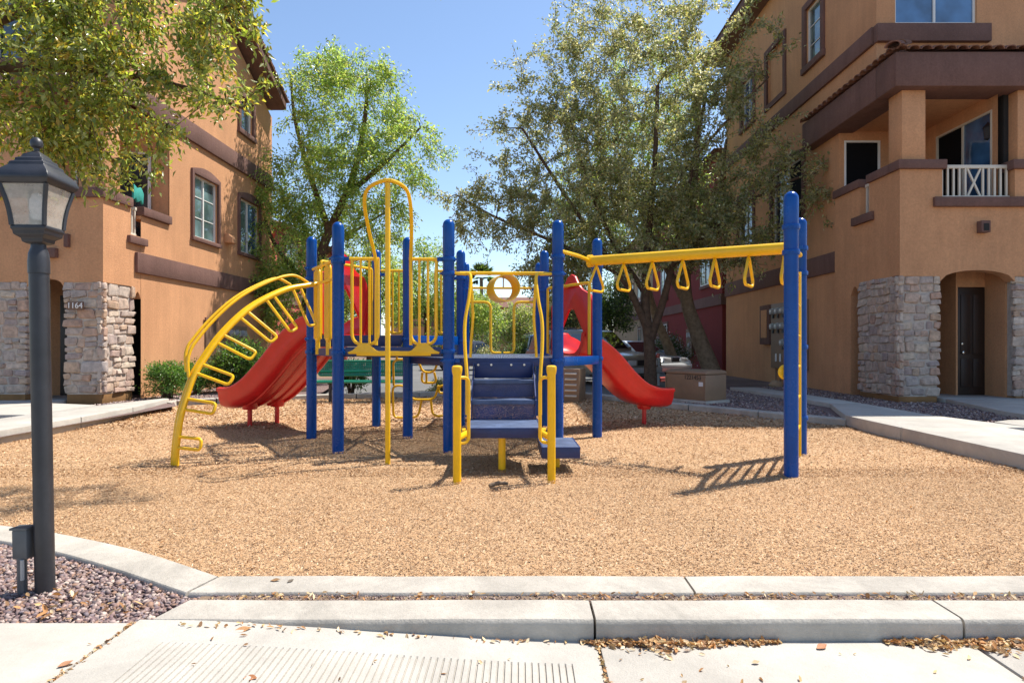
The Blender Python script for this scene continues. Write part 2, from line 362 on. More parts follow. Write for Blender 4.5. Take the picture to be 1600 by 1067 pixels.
def raw_mesh(name, V, F, mat, tint=None, smooth=False, parent=None, loc=None):
    """big numpy mesh; F is (n,k); tint is per face colour"""
    me = bpy.data.meshes.new(name); k = F.shape[1]
    me.vertices.add(len(V)); me.vertices.foreach_set('co', np.asarray(V, dtype=np.float32).ravel())
    me.loops.add(F.size); me.loops.foreach_set('vertex_index', F.astype(np.int32).ravel())
    me.polygons.add(len(F)); me.polygons.foreach_set('loop_start', np.arange(0, F.size, k, dtype=np.int32))
    try: me.polygons.foreach_set('loop_total', np.full(len(F), k, dtype=np.int32))
    except Exception: pass
    me.update(calc_edges=True)
    if tint is not None:
        ca = me.color_attributes.new('tint', 'FLOAT_COLOR', 'CORNER')
        cc = np.ones((len(F), k, 4), dtype=np.float32); cc[:, :, :3] = tint[:, None, :]
        ca.data.foreach_set('color', cc.ravel())
    if smooth: me.shade_smooth()
    me.materials.append(M[mat]); me.validate()
    o = bpy.data.objects.new(name, me); COL.objects.link(o); o.parent = parent
    return o
def inpoly(x, y, poly):
    ins = np.zeros(len(x), bool); n = len(poly)
    for i in range(n):
        x1, y1 = poly[i]; x2, y2 = poly[(i+1) % n]
        c = ((y1 > y) != (y2 > y)) & (x < (x2-x1)*(y-y1)/((y2-y1) if y2 != y1 else 1e-9)+x1)
        ins ^= c
    return ins
def rotmats(n, tilt):
    """random yaw + small random tilt"""
    yaw = RNG.uniform(0, 2*np.pi, n); a = RNG.normal(0, tilt, n); b = RNG.normal(0, tilt, n)
    cy, sy, ca, sa, cb, sb = np.cos(yaw), np.sin(yaw), np.cos(a), np.sin(a), np.cos(b), np.sin(b)
    Z = np.zeros(n); O = np.ones(n)
    Rz = np.stack([np.stack([cy,-sy,Z],-1), np.stack([sy,cy,Z],-1), np.stack([Z,Z,O],-1)], 1)
    Rx = np.stack([np.stack([O,Z,Z],-1), np.stack([Z,ca,-sa],-1), np.stack([Z,sa,ca],-1)], 1)
    Ry = np.stack([np.stack([cb,Z,sb],-1), np.stack([Z,O,Z],-1), np.stack([-sb,Z,cb],-1)], 1)
    return Rz @ Rx @ Ry
def scatter(name, base, faces, pos, scale, tilt, tints, mat, parent=None, jitter=0.0):
    """many small pieces as one mesh: base (k,3) shape, pos (n,3), scale (n,3)"""
    n, k = len(pos), len(base)
    B = np.repeat(base[None], n, 0)
    if jitter: B = B*(1+RNG.uniform(-jitter, jitter, B.shape))
    B = B*scale[:, None, :]
    V = np.einsum('nij,nkj->nki', rotmats(n, tilt), B) + pos[:, None, :]
    F = (np.asarray(faces)[None] + (np.arange(n)*k)[:, None, None]).reshape(-1, len(faces[0]))
    T = np.repeat(tints, len(faces), 0)
    return raw_mesh(name, V.reshape(-1, 3), F, mat, T, parent=parent)
def pick(cols, n, var=0.15):
    c = np.array(cols)[RNG.integers(0, len(cols), n)]
    return np.clip(c*(1+RNG.normal(0, var, (n, 1))), 0.003, 0.95)
def text_mesh(name, s, size, mat, parent, loc, rot, depth=0.004):
    cu = bpy.data.curves.new(name, 'FONT'); cu.body = s; cu.size = size; cu.extrude = depth; cu.align_x = 'CENTER'; cu.align_y = 'CENTER'
    t = bpy.data.objects.new(name+'_tmp', cu); COL.objects.link(t)
    me = bpy.data.meshes.new_from_object(t.evaluated_get(bpy.context.evaluated_depsgraph_get()))
    bpy.data.objects.remove(t); me.materials.clear(); me.materials.append(M[mat]); me.name = name
    return shared(name, me, parent, loc, rot)
# ------------------------------------------------------------------ setting: ground, beds, pavements, kerbs
def sheet(name, poly, z, mat, sub=0):
    me = bpy.data.meshes.new(name); me.from_pydata([(x, y, z) for x, y in poly], [], [tuple(range(len(poly)))])
    me.materials.append(M[mat]); o = bpy.data.objects.new(name, me); COL.objects.link(o); o['kind'] = 'structure'
    bm = bmesh.new(); bm.from_mesh(me); bmesh.ops.recalc_face_normals(bm, faces=bm.faces)
    for f in bm.faces:
        if f.normal.z < 0: f.normal_flip()
    bm.to_mesh(me); bm.free()
    return o
sheet('ground', [(-900,-300),(900,-300),(900,1600),(-900,1600)], -0.14, 'earth')
MULCH = [(-1.56,3.15),(5.0,3.15),(5.0,9.3),(4.35,9.95),(2.95,11.8),(1.4,14.4),(-1.9,14.75),(-4.8,13.75),(-7.05,12.45),(-6.55,8.5),(-6.5,6.5),(-5.5,4.7),(-3.5,4.08),(-2.23,3.56)]
sheet('mulch_bed', MULCH, 0.0, 'mulch')
sheet('driveway', [(-7.2,14.6),(0,14.6),(7.4,15.5),(7.4,30),(9.5,60),(-12,60),(-7.2,30)], -0.035, 'asphalt')
sheet('street', [(-60,-12),(60,-12),(60,-0.6),(-60,-0.6)], -0.06, 'asphalt')
LG = [(-1.45,3.0),(-1.45,2.66),(-7,2.66),(-7,5.2),(-5.2,4.45),(-3.3,3.85),(-2.73,3.62)]
sheet('gravel_bed', LG, 0.015, 'gravel')
sheet('gravel_bed', [(-8.6,7.4),(-6.45,7.4),(-6.45,11.5),(-7.0,12.4),(-4.7,14.4),(-6,21),(-14,21),(-14,11)], 0.10, 'gravel')
sheet('gravel_bed', [(2.95,11.85),(4.4,10.0),(4.95,9.3),(9.9,9.3),(9.9,24),(6.2,24),(5.2,16),(2.4,13.9)], 0.10, 'gravel')
sheet('gravel_strip', [(-1.55,2.86),(6,2.86),(6,3.02),(-1.55,3.02)], 0.032, 'earth')

def holder(name):
    o = bpy.data.objects.new(name, None); COL.objects.link(o); o['kind'] = 'structure'; ROOT[o.name] = (0,0,0); return o
def kerb_seg(parent, inner, outer, zt, zb=-0.12, r=0.02, mat='kerb', name='kerb_segment'):
    secs = []
    for (ix, iy), (ox, oy) in zip(inner, outer):
        i, o = Vector((ix, iy, 0)), Vector((ox, oy, 0)); d = (i-o).normalized()
        q = [(o, zb), (o, zt-r), (o+d*r*0.15, zt-r*0.45), (o+d*r*0.45, zt-r*0.12), (o+d*r, zt), (i-d*0.02, zt), (i, zt-0.015), (i, zb)]
        secs.append([(p.x, p.y, z) for p, z in q])
    return MB().strip(secs).build(name, mat, parent, smooth=33)
def lerp2(a, b, t): return (a[0]+(b[0]-a[0])*t, a[1]+(b[1]-a[1])*t)
def polyseg(pts, t0, t1, k=7):
    L = [0]
    for a, b in zip(pts, pts[1:]): L.append(L[-1]+math.dist(a, b))
    def at(t):
        d = t*L[-1]
        for i in range(len(pts)-1):
            if d <= L[i+1]+1e-9: return lerp2(pts[i], pts[i+1], (d-L[i])/(L[i+1]-L[i]))
        return pts[-1]
    return [at(t0+(t1-t0)*j/k) for j in range(k+1)]
g = 0.006
fk = holder('mulch_kerb')
for x0, x1 in ((-1.56, 0.84), (0.84, 3.3), (3.3, 5.6)):
    xs = [x0+g+(x1-x0-2*g)*j/8 for j in range(9)]
    wob = [0.004*math.sin(5.1*x+1)+0.003*math.sin(12*x) for x in xs]
    kerb_seg(fk, [(x if j or x0 > -1 else x+0.0, 3.215+w) for j, (x, w) in enumerate(zip(xs, wob))],
             [(x if j or x0 > -1 else x-0.06, 2.985+w) for j, (x, w) in enumerate(zip(xs, wob))], 0.05)
ci = [tuple(p.xy) for p in smoothpath([(-1.57,3.21,0),(-2.23,3.61,0),(-3.0,3.96,0),(-3.6,4.16,0),(-5.4,4.8,0),(-6.5,6.4,0)], 5)]
co = [tuple(p.xy) for p in smoothpath([(-1.63,2.985,0),(-2.3,3.37,0),(-2.85,3.64,0),(-3.5,3.88,0),(-5.6,4.6,0),(-6.8,6.3,0)], 5)]
for t0, t1 in ((0, 0.44), (0.444, 0.72), (0.724, 1)):
    kerb_seg(fk, polyseg(ci, t0, t1, 10), polyseg(co, t0, t1, 10), 0.05)
rk = [(-6.75,11.9),(-7.05,12.45),(-6.4,12.95),(-4.8,13.75),(-1.9,14.75),(1.4,14.4),(2.95,11.8),(4.35,9.95),(4.9,9.3)]
ro = [(-6.9,12.0),(-7.2,12.55),(-6.5,13.15),(-4.9,13.95),(-1.9,14.97),(1.55,14.6),(3.15,11.92),(4.5,10.1),(5.1,9.4)]
n = 11
for j in range(n):
    kerb_seg(fk, polyseg(rk, j/n+0.0008, (j+1)/n-0.0008, 4), polyseg(ro, j/n+0.0008, (j+1)/n-0.0008, 4), 0.12)
ok = holder('street_kerb')
for k, (x0, x1) in enumerate(((-1.62, 0.32), (0.32, 1.93), (1.93, 3.6), (3.6, 6.0))):
    xs = [x0+g+(x1-x0-2*g)*j/10 for j in range(11)]
    wob = [0.004*math.sin(4.1*x+2)+0.0025*math.sin(13*x) for x in xs]
    kerb_seg(ok, [(x+(0.06 if k == 0 and j == 0 else 0), 2.915+w) for j, (x, w) in enumerate(zip(xs, wob))],
             [(x, 2.69+w) for x, w in zip(xs, wob)], 0.05, r=0.026)

# pavement in front: a kerb ramp slab with pressed grooves, plain slabs either side
def zap(x): 
    t = min(1, max(0, (x+1.62)/1.95)); t = t*t*(3-2*t)
    return 0.047-0.092*t
pv = holder('pavement')
cols = [(-1.672, 0)]; x = -1.46
while x < 0.2:
    cols += [(x, 0), (x+0.002, 1), (x+0.006, 1), (x+0.008, 0)]; x += 0.0272
cols += [(0.322, 0)]
rows = [(-1.2,0),(0,0),(0.8,0),(0.81,1),(1.6,1),(2.1,1),(2.492,1),(2.5,0),(2.6,0),(2.70,0)]
V, F = [], []
for y, gr in rows:
    for xx, gd in cols: V.append((xx, y, zap(xx) - (0.008 if gr and gd else 0) + 0.0015*math.sin(3*xx+y)))
nc = len(cols)
for j in range(len(rows)-1):
    for i in range(nc-1): F.append((j*nc+i, j*nc+i+1, (j+1)*nc+i+1, (j+1)*nc+i))
k = len(V)
for i in range(nc): pass
V += [(-1.672,-1.2,-0.13),(-1.672,2.7,-0.13),(0.322,-1.2,-0.13),(0.322,2.7,-0.13)]
nr = len(rows)
F += [tuple([k, k+1]+[r*nc for r in range(nr-1,-1,-1)]), tuple([k+3, k+2]+[r*nc+nc-1 for r in range(nr)])]
slab = MB(); slab.v = V; slab.f = F; slab.build('slab', 'concrete', pv, smooth=25)
MB().box(-4.2, -1.69, 0.4, 2.675, -0.13, 0.047).build('slab', 'concrete', pv, bevel=0.012)
MB().box(-7.5, -4.21, 0.4, 2.675, -0.13, 0.047).build('slab', 'concrete', pv, bevel=0.012)
for x0, x1 in ((0.336, 1.945), (1.958, 3.6), (3.613, 6.0)):
    MB().box(x0, x1, -1.2, 2.70, -0.13, -0.045).build('slab', 'concrete', pv, bevel=0.01)
# raised walks along both houses, cast slab by slab
sw = holder('sidewalk')
def walk(polys, zt=0.18, mat='concrete'):
    for p in polys: MB().prism(p, -0.12, zt).build('slab', mat, sw, bevel=0.014)
e = 0.005
walk([[(-6.5,y0+e),(-6.5,y1-e),(-7.55,y1-e),(-7.55,y0+e)] for y0, y1 in ((3,4.6),(4.6,6.2),(6.2,7.6),(7.6,9.1))])
walk([[(-6.5,9.11),(-6.62,10.5),(-7.5,10.5),(-7.55,9.11)], [(-6.62,10.51),(-6.98,12.2),(-7.12,12.25),(-7.5,10.51)]])
walk([[(-7.57,9.4),(-7.52,10.9),(-8.75,11.3),(-9.0,9.4)], [(-9.01,9.4),(-8.76,11.3),(-8.76,13),(-10.5,13),(-10.5,9.4)], [(-10.51,9.4),(-10.51,13),(-14,13),(-14,9.4)]])
walk([[(4.9,y0+e),(6.25,y0+e),(6.25,y1-e),(4.9,y1-e)] for y0, y1 in ((2.4,4),(4,5.95),(5.95,7.97))])
walk([[(4.9,7.98),(6.6,7.98),(6.4,8.6),(6.22,9.3),(4.9,9.3)], [(4.9,9.31),(6.22,9.31),(6.2,10.4),(6.2,11.2),(5.6,11.2),(5.15,10)], [(5.6,11.21),(6.2,11.21),(6.1,13),(5.9,15.4),(5.2,15.4),(5.5,12.6)]])
walk([[(6.62,7.98),(8.4,7.98),(8.4,8.75),(6.9,8.75),(6.55,8.55)], [(8.41,7.98),(10.8,7.98),(10.8,10.2),(9.2,10.9),(8.41,9.6)], [(8.4,9.62),(9.18,10.92),(9.18,11.9),(8.36,12.15),(7.75,9.9),(7.6,8.77),(8.4,8.77)], [(9.19,10.93),(10.8,10.22),(10.8,13.6),(8.36,13.6),(8.36,12.17),(9.19,11.92)]])
# parking bays behind: red kerb, white stripe
rc = holder('driveway_kerb')
kerb_seg(rc, polyseg([(4.6,21.0),(7.3,24.5),(7.6,30)], 0, 1, 8), polyseg([(4.4,21.15),(7.1,24.6),(7.4,30)], 0, 1, 8), 0.10, mat='redpaint')
sheet('island_bed', [(4.65,21.0),(7.3,24.5),(7.6,30),(12,30),(12,20.8)], 0.07, 'gravel')
sheet('bay_marking', [(3.75,15.9),(5.4,17.4),(5.05,17.75),(3.3,16.3)], -0.030, 'roadpaint')
sheet('bay_marking', [(-1.4,22),(-1.25,22),(-1.25,27),(-1.4,27)], -0.030, 'roadpaint')

# wood chips: real chips over the bed, densest and smallest near the camera
def chips(n, ymin, ymax, lmin, lmax):
    pts = []
    while sum(len(p) for p in pts) < n:
        y = RNG.uniform(ymin, ymax, n); x = RNG.uniform(-7, 5, n)
        ok_ = inpoly(x, y, MULCH) & (np.abs(x) < 0.9*y+0.9); pts.append(np.stack([x[ok_], y[ok_]], -1))
    p = np.concatenate(pts)[:n]
    z = RNG.uniform(0.002, 0.012, n) + 0.012+0.014*np.sin(1.7*p[:, 0]+0.6)*np.sin(1.3*p[:, 1])+0.006*np.sin(5*p[:, 0]+2)*np.sin(4.3*p[:, 1])
    L = RNG.uniform(lmin, lmax, n); W = L*RNG.uniform(0.16, 0.4, n)
    return np.column_stack([p, np.maximum(z, 0.002)]), np.column_stack([L, W, L*0.25])
cb = np.array([(-0.5,-0.4,0),(0.45,-0.5,0.1),(0.5,0.45,0),(-0.45,0.5,-0.1)], float)
CC = [(0.52,0.33,0.16),(0.58,0.39,0.205),(0.45,0.27,0.125),(0.64,0.46,0.27),(0.38,0.215,0.095),(0.54,0.345,0.17),(0.49,0.30,0.14),(0.40,0.24,0.115),(0.24,0.13,0.065)]
for nm, a in (('wood_chips', (260000, 3.2, 6.2, 0.007, 0.020)), ('wood_chips', (150000, 5.8, 9.5, 0.011, 0.028)), ('wood_chips', (45000, 9.0, 14.8, 0.03, 0.06))):
    p, s = chips(*a)
    blot = 0.5+0.25*np.sin(0.9*p[:,0]+1.3*np.sin(0.7*p[:,1]))+0.25*np.sin(1.6*p[:,1]+0.8*np.sin(1.9*p[:,0])+2); blot = 0.92+0.14*blot+0.03*np.sin(7*p[:,0]+3*np.sin(5*p[:,1]))
    tag(scatter(nm, cb, [(0,1,2,3)], p, s, 0.34, np.clip(pick(CC, len(p), 0.13)*np.array([1.0,0.985,1.07])*blot[:,None], 0, 0.9), 'chip', jitter=0.15), 'loose tan wood chips covering the play area', 'wood chips', kind='stuff')
# crushed rock
pb = np.array([(1,0,0),(-1,0,0),(0,1,0),(0,-1,0),(0,0,1),(0,0,-1),(0.6,0.6,0.5),(-0.6,-0.55,0.55)], float)*0.5
pf = [(0,2,6),(2,4,6),(4,0,6),(1,3,7),(3,4,7),(4,1,7),(2,1,4),(3,0,4),(2,0,5),(1,2,5),(3,1,5),(0,3,5)]
PC = [(0.21,0.145,0.135),(0.30,0.215,0.19),(0.15,0.10,0.10),(0.36,0.27,0.24),(0.25,0.165,0.145),(0.19,0.15,0.155),(0.42,0.33,0.28),(0.28,0.17,0.12)]
def pebbles(name, n, poly, z, smin, smax, label):
    xs, ys = [q[0] for q in poly], [q[1] for q in poly]; pts = []
    while sum(len(p) for p in pts) < n:
        x = RNG.uniform(min(xs), max(xs), n); y = RNG.uniform(min(ys), max(ys), n); k_ = inpoly(x, y, poly); pts.append(np.stack([x[k_], y[k_]], -1))
    p = np.concatenate(pts)[:n]; s = RNG.uniform(smin, smax, n)
    S = np.column_stack([s, s*RNG.uniform(0.55, 0.95, n), s*RNG.uniform(0.35, 0.7, n)])
    P = np.column_stack([p, z+RNG.uniform(0, 0.012, n)])
    return tag(scatter(name, pb, pf, P, S, 0.5, pick(PC, n, 0.18), 'pebble', jitter=0.25), label, 'gravel', kind='stuff')
pebbles('gravel', 11000, [(-1.54,2.975),(-1.56,2.90),(-1.63,2.86),(-1.68,2.69),(-3.9,2.69),(-4.2,4.05),(-3.3,3.82),(-2.73,3.6)], 0.015, 0.018, 0.042, 'purple brown crushed rock around the lamp post')
pebbles('gravel', 2600, [(-1.5,2.918),(3.2,2.918),(3.2,2.985),(-1.5,2.985)], 0.026, 0.008, 0.016, 'fine gravel between the two front kerbs')
pebbles('gravel', 9000, [(-8.2,9.0),(-7.6,9.0),(-7.45,10.9),(-6.95,12.5),(-5.2,14.0),(-7.9,18.5),(-8.1,13)], 0.10, 0.03, 0.06, 'crushed rock along the sunlit house wall')
pebbles('gravel', 9000, [(3.1,12.0),(4.4,10.2),(4.95,9.5),(5.5,12),(6.2,12),(6.3,9),(6.8,8.8),(8.3,9.7),(8.2,12.0),(7.45,12.2),(7.5,17),(5.2,16)], 0.10, 0.03, 0.06, 'crushed rock in the shade of the balcony house')
# ------------------------------------------------------------------ play structure (one bolted thing)
PS = thing('play_structure', (-0.25, 8.27, 0), 'blue, yellow and red playground climbing structure with two red slides and hanging rings', 'play structure', rz=R(2), world=False)
A_ = 1.27; H_ = A_*math.sqrt(3)/2; PR = 0.066
pA, pB, pC, pD, pE, pF = (-A_/2,-H_), (A_/2,-H_), (A_,0), (A_/2,H_), (-A_/2,H_), (-A_,0)
p2, p1, pG = (-1.5*A_,-H_), (-2*A_,0), (-1.5*A_,H_)
r1, r2 = (-A_/2,H_+A_), (A_/2,H_+A_)
m1, m2 = (2.72,-2.52), (2.72+A_/2,-2.52+H_)
def V3(p, z): return Vector((p[0], p[1], z))
def mid(p, q, t=0.5): return (p[0]+(q[0]-p[0])*t, p[1]+(q[1]-p[1])*t)
def clamp(parent, p, z, toward=None):
    mb = MB().lathe([(PR,-0.024),(PR+0.013,-0.024),(PR+0.016,-0.01),(PR+0.016,0.01),(PR+0.013,0.024),(PR,0.024)], (p[0],p[1],z), 20)
    if toward is not None:
        d = Vector((toward[0]-p[0], toward[1]-p[1], 0)).normalized(); sd = Vector((-d.y, d.x, 0)); c = V3(p, z)
        mb.beam(c+d*0.06, c+d*0.13, 0.05, 0.045)
        for s_ in (-1, 1): mb.tube([c-d*0.06+sd*0.02*s_, c-d*0.098+sd*0.02*s_], 0.009, 8)
    return mb.build('clamp', 'blue', parent)
def post(p, h=2.68):
    prof = [(PR,-0.1),(PR,h-0.42),(PR+0.002,h-0.415),(PR+0.002,h-0.07)]+[(max(0.001,(PR+0.002)*math.cos(a)), h-0.07+0.07*math.sin(a)) for a in [R(x) for x in (15,32,50,66,80,89)]]
    return MB().lathe(prof, (p[0],p[1],0), 24).build('post', 'blue', PS, smooth=40)
posts = {k: post(p, h) for k, p, h in (('A',pA,2.70),('B',pB,2.70),('C',pC,2.68),('D',pD,2.68),('E',pE,2.68),('F',pF,2.68),('2',p2,2.66),('1',p1,2.68),('G',pG,2.68),('r1',r1,2.66),('r2',r2,2.66),('m1',m1,2.70),('m2',m2,2.68))}
PT = dict(A=pA,B=pB,C=pC,D=pD,E=pE,F=pF,G=pG,r1=r1,r2=r2,m1=m1,m2=m2); PT['1'] = p1; PT['2'] = p2
for k, z, t in (('A',2.235,'2'),('A',2.07,'B'),('A',1.06,'B'),('A',1.17,'2'),('B',2.27,'C'),('B',2.07,'A'),('B',1.06,'C'),('C',1.06,'B'),('C',2.30,'B'),('D',1.06,'C'),('D',2.07,'C'),
                ('E',1.3,'G'),('E',2.25,'G'),('E',1.06,'D'),('F',1.14,'2'),('F',1.32,'E'),('2',2.235,'A'),('2',2.20,'1'),('2',1.15,'1'),('1',2.25,'G'),('1',2.12,'2'),('1',1.15,'2'),('1',1.32,'G'),('G',1.32,'E'),('G',2.3,'E'),
                ('r1',1.06,'r2'),('r1',2.2,'r2'),('r2',1.06,'r1'),('r2',2.2,'r1'),('m1',2.36,'m2'),('m1',2.12,'m2'),('m2',2.33,'m1'),('m2',2.05,'m1'),('m2',1.22,'m1'),('m2',0.42,'m1')):
    clamp(posts[k], PT[k], z, PT[t])
def inset(poly, d):
    c = Vector((sum(p[0] for p in poly)/len(poly), sum(p[1] for p in poly)/len(poly)))
    return [tuple(Vector(p)+(c-Vector(p)).normalized()*d) for p in poly]
def deck(poly, z, d=0.03):
    q = inset(poly, d)
    me = MB(); me.v = [(x, y, z) for x, y in q]; me.f = [tuple(range(len(q)))]
    o = me.build('deck', 'deck', PS, smooth=0)
    for a, b in zip(q, q[1:]+q[:1]):
        da = (Vector(b)-Vector(a)).normalized()*0.035
        MB().beam((a[0]+da.x, a[1]+da.y, z-0.049), (b[0]-da.x, b[1]-da.y, z-0.049), 0.022, 0.09).build('rim', 'blue' if False else 'navy', o, bevel=0.004)
    c = Vector((sum(p[0] for p in q)/len(q), sum(p[1] for p in q)/len(q)))
    rb = MB()
    for p in q: rb.beam((c.x, c.y, z-0.035), (c.x+(p[0]-c.x)*0.9, c.y+(p[1]-c.y)*0.9, z-0.035), 0.03, 0.05)
    rb.build('brace', 'navy', o)
    return o
deck([p1,p2,pF], 1.2); deck([p2,pA,pF], 1.2); deck([p1,pF,pG], 1.37); deck([pF,pE,pG], 1.37)
deck([pA,pB,pC,pD,pE,pF], 1.09); deck([pE,pD,r2,r1], 1.085)
def riser_between(p, q, z0, z1):
    d = Vector((q[0]-p[0], q[1]-p[1])).normalized()*0.09; sd = Vector((-d.y, d.x)).normalized()*0.0
    MB().beam((p[0]+d.x, p[1]+d.y, (z0+z1)/2), (q[0]-d.x, q[1]-d.y, (z0+z1)/2), 0.012, z1-z0).build('riser_panel', 'navy', PS)
riser_between(pF, (pF[0]-A_, pF[1]), 1.22, 1.28); 
MB().beam(V3(mid(pF,pE,0.06),1.305), V3(mid(pF,pE,0.94),1.305), 0.03, 0.13).build('riser_panel', 'blue', PS, bevel=0.004)  # brighter than its navy twin: the sunlit side is put into the colour
MB().beam(V3(mid(p1,pF,0.06),1.305), V3(mid(p1,pF,0.94),1.305), 0.03, 0.13).build('riser_panel', 'navy', PS, bevel=0.004)
MB().beam(V3((pB[0]+0.05,pB[1]+0.05),1.045), V3((pC[0]-0.01,pC[1]-0.12),1.045), 0.03, 0.11).build('edge_panel', 'blue', PS, bevel=0.004)  # post blue instead of rim navy, sun on this edge painted in

# steps from the bark up to the front deck
steps = []
def tread(x0, x1, y0, y1, z, th=0.045, mat='tread', name='tread'):
    return MB().box(x0, x1, y0, y1, z-th, z).build(name, mat, PS, bevel=0.006)
for y0, y1, z in ((-1.43,-1.145,0.855), (-1.70,-1.40,0.655)): 
    o = tread(-0.345, 0.345, y0, y1, z)
def rpanel(y, z0, z1):
    me = MB(); me.v = [(-0.335,y,z0),(0.335,y,z0),(0.335,y,z1),(-0.335,y,z1)]; me.f = [(0,1,2,3)]
    return me.build('riser', 'riser', PS, smooth=0)
ro_ = MB().box(-0.335, 0.335, -1.16, -1.148, 0.86, 1.04).build('riser', 'navy', PS, bevel=0.003)
for x in (-0.29,-0.14,0.09,0.24): MB().tube([(x,-1.158,1.015),(x,-1.172,1.015)], 0.013, 10).build('bolt', 'bolt', ro_)
rpanel(-1.41, 0.66, 0.81); rpanel(-1.66, 0.45, 0.61)
for x in (-0.343, 0.343):
    MB().prism([(-1.15,1.04),(-1.15,0.80),(-1.66,0.40),(-1.72,0.40),(-1.72,0.655),(-1.44,0.855)], x-0.006, x+0.006, 'X').build('stringer', 'navy', PS)
tp = tread(-0.352, 0.352, -2.38, -1.63, 0.45, 0.012, name='transfer_platform')
MB().box(-0.356, 0.356, -2.388, -2.372, 0.355, 0.453).build('rim', 'navy', tp, bevel=0.004)
for s_ in (-1, 1): MB().box(s_*0.356-0.006, s_*0.356+0.006, -2.37, -1.64, 0.36, 0.452).build('rim', 'navy', tp)
MB().box(-0.35, 0.35, -1.652, -1.64, 0.36, 0.437).build('rim', 'navy', tp)
MB().tube([(-0.02,-2.21,-0.1),(-0.02,-2.21,0.437)], 0.037, 14).build('leg', 'yellow', tp)
ss = tread(0.36, 0.72, -2.42, -1.80, 0.27, 0.012, name='side_step')
MB().box(0.358, 0.724, -2.428, -2.414, 0.165, 0.273).build('rim', 'navy', ss, bevel=0.004)
MB().box(0.714, 0.726, -2.41, -1.80, 0.17, 0.272).build('rim', 'navy', ss)
MB().box(0.356, 0.368, -2.41, -1.80, 0.17, 0.272).build('rim', 'navy', ss)
MB().tube([(0.52,-2.12,-0.1),(0.52,-2.12,0.26)], 0.04, 14).build('leg', 'yellow', ss)
for s_ in (-1, 1):
    x = s_*0.425
    sp = MB().lathe([(0.037,-0.1),(0.037,0.97),(0.045,1.0),(0.048,1.03),(0.046,1.05),(0.03,1.06),(0.001,1.062)], (x,-2.72,0), 16).build('step_post', 'yellow', PS)
    MB().tube(rounded([(x,-2.72,0.95),(x-s_*0.10,-2.66,0.95),(x-s_*0.10,-2.66,0.36),(x,-2.72,0.36)], 0.09), 0.016, 10).build('grab_handle', 'yellow', sp)
    MB().tube([(x,-2.70,0.40),(x-s_*0.07,-2.39,0.405)], 0.03, 10).build('bracket', 'yellow', sp)
    MB().lathe([(0.001,-0.03),(0.035,-0.028),(0.035,0.028),(0.001,0.03)], (s_*0.375,-2.3,0.405), 12, 'X').build('bracket', 'yellow', sp)
    hx = s_*0.375
    hr = MB().tube(smoothpath([(s_*0.56,-1.12,2.07),(s_*0.45,-1.16,2.06),(hx,-1.24,2.03),(s_*0.385,-1.36,1.78),(s_*0.425,-1.46,1.5),(s_*0.42,-1.55,1.2),(s_*0.395,-1.64,0.9),(s_*0.39,-1.70,0.5)], 5), 0.019, 10).build('handrail', 'yellow', PS)
    MB().tube(smoothpath([(hx,-1.22,2.04),(s_*0.36,-1.2,1.8),(s_*0.35,-1.19,1.55),(s_*0.37,-1.18,1.3),(s_*0.38,-1.17,1.1)], 5), 0.016, 10).build('inner_rail', 'yellow', hr)
tb = MB().tube([V3((pA[0]+0.09,pA[1]),2.075), V3((pB[0]-0.09,pB[1]),2.075)], 0.021, 12).build('entry_bar', 'yellow', PS)
# ridged drum that hangs from the entry bar
dr = MB(); cz, cy = 1.905, -1.02
n_ = 28; L0, L1 = -0.13, 0.15
dr.strip([[(0.0+r*math.cos(2*math.pi*k/n_)+t*0.28, cy+t, cz+r*math.sin(2*math.pi*k/n_)) for k in range(n_)] for r, t in ((0.158,L0),(0.158,L1),(0.146,L1),(0.146,L0),(0.158,L0))], True)
dr = MB()
prof = [(0.158,L0),(0.16,0.0),(0.158,L1),(0.148,L1),(0.138,0.11),(0.148,0.08),(0.138,0.05),(0.148,0.02),(0.138,-0.01),(0.148,-0.04),(0.146,L0),(0.158,L0)]
vs_ = []; 
for r, t in prof:
    for k in range(n_): a = 2*math.pi*k/n_; vs_.append((r*math.cos(a)-0.30*t, cy+t, cz+r*math.sin(a)))
dr.add(vs_, [(i*n_+k, i*n_+(k+1) % n_, (i+1)*n_+(k+1) % n_, (i+1)*n_+k) for i in range(len(prof)-1) for k in range(n_)])
do = dr.build('spinner_drum', 'yellow', PS, smooth=30)
MB().tube([(0.0,-1.0,2.07),(0.0,-1.0,1.92)], 0.008, 8).build('pin', 'bolt', do)
# rear deck: entry frame, cross bar
yR = r1[1]
MB().tube([(r1[0]+0.07,yR,2.22),(r2[0]-0.07,yR,2.22)], 0.02, 10).build('entry_bar', 'yellow', PS)
for s_ in (-1, 1):
    MB().tube(rounded([(s_*0.56,yR,1.98),(s_*0.2,yR,1.98),(s_*0.2,yR,1.1),(s_*0.02,yR,1.1)], 0.12), 0.022, 10).build('entry_frame', 'yellow', PS)
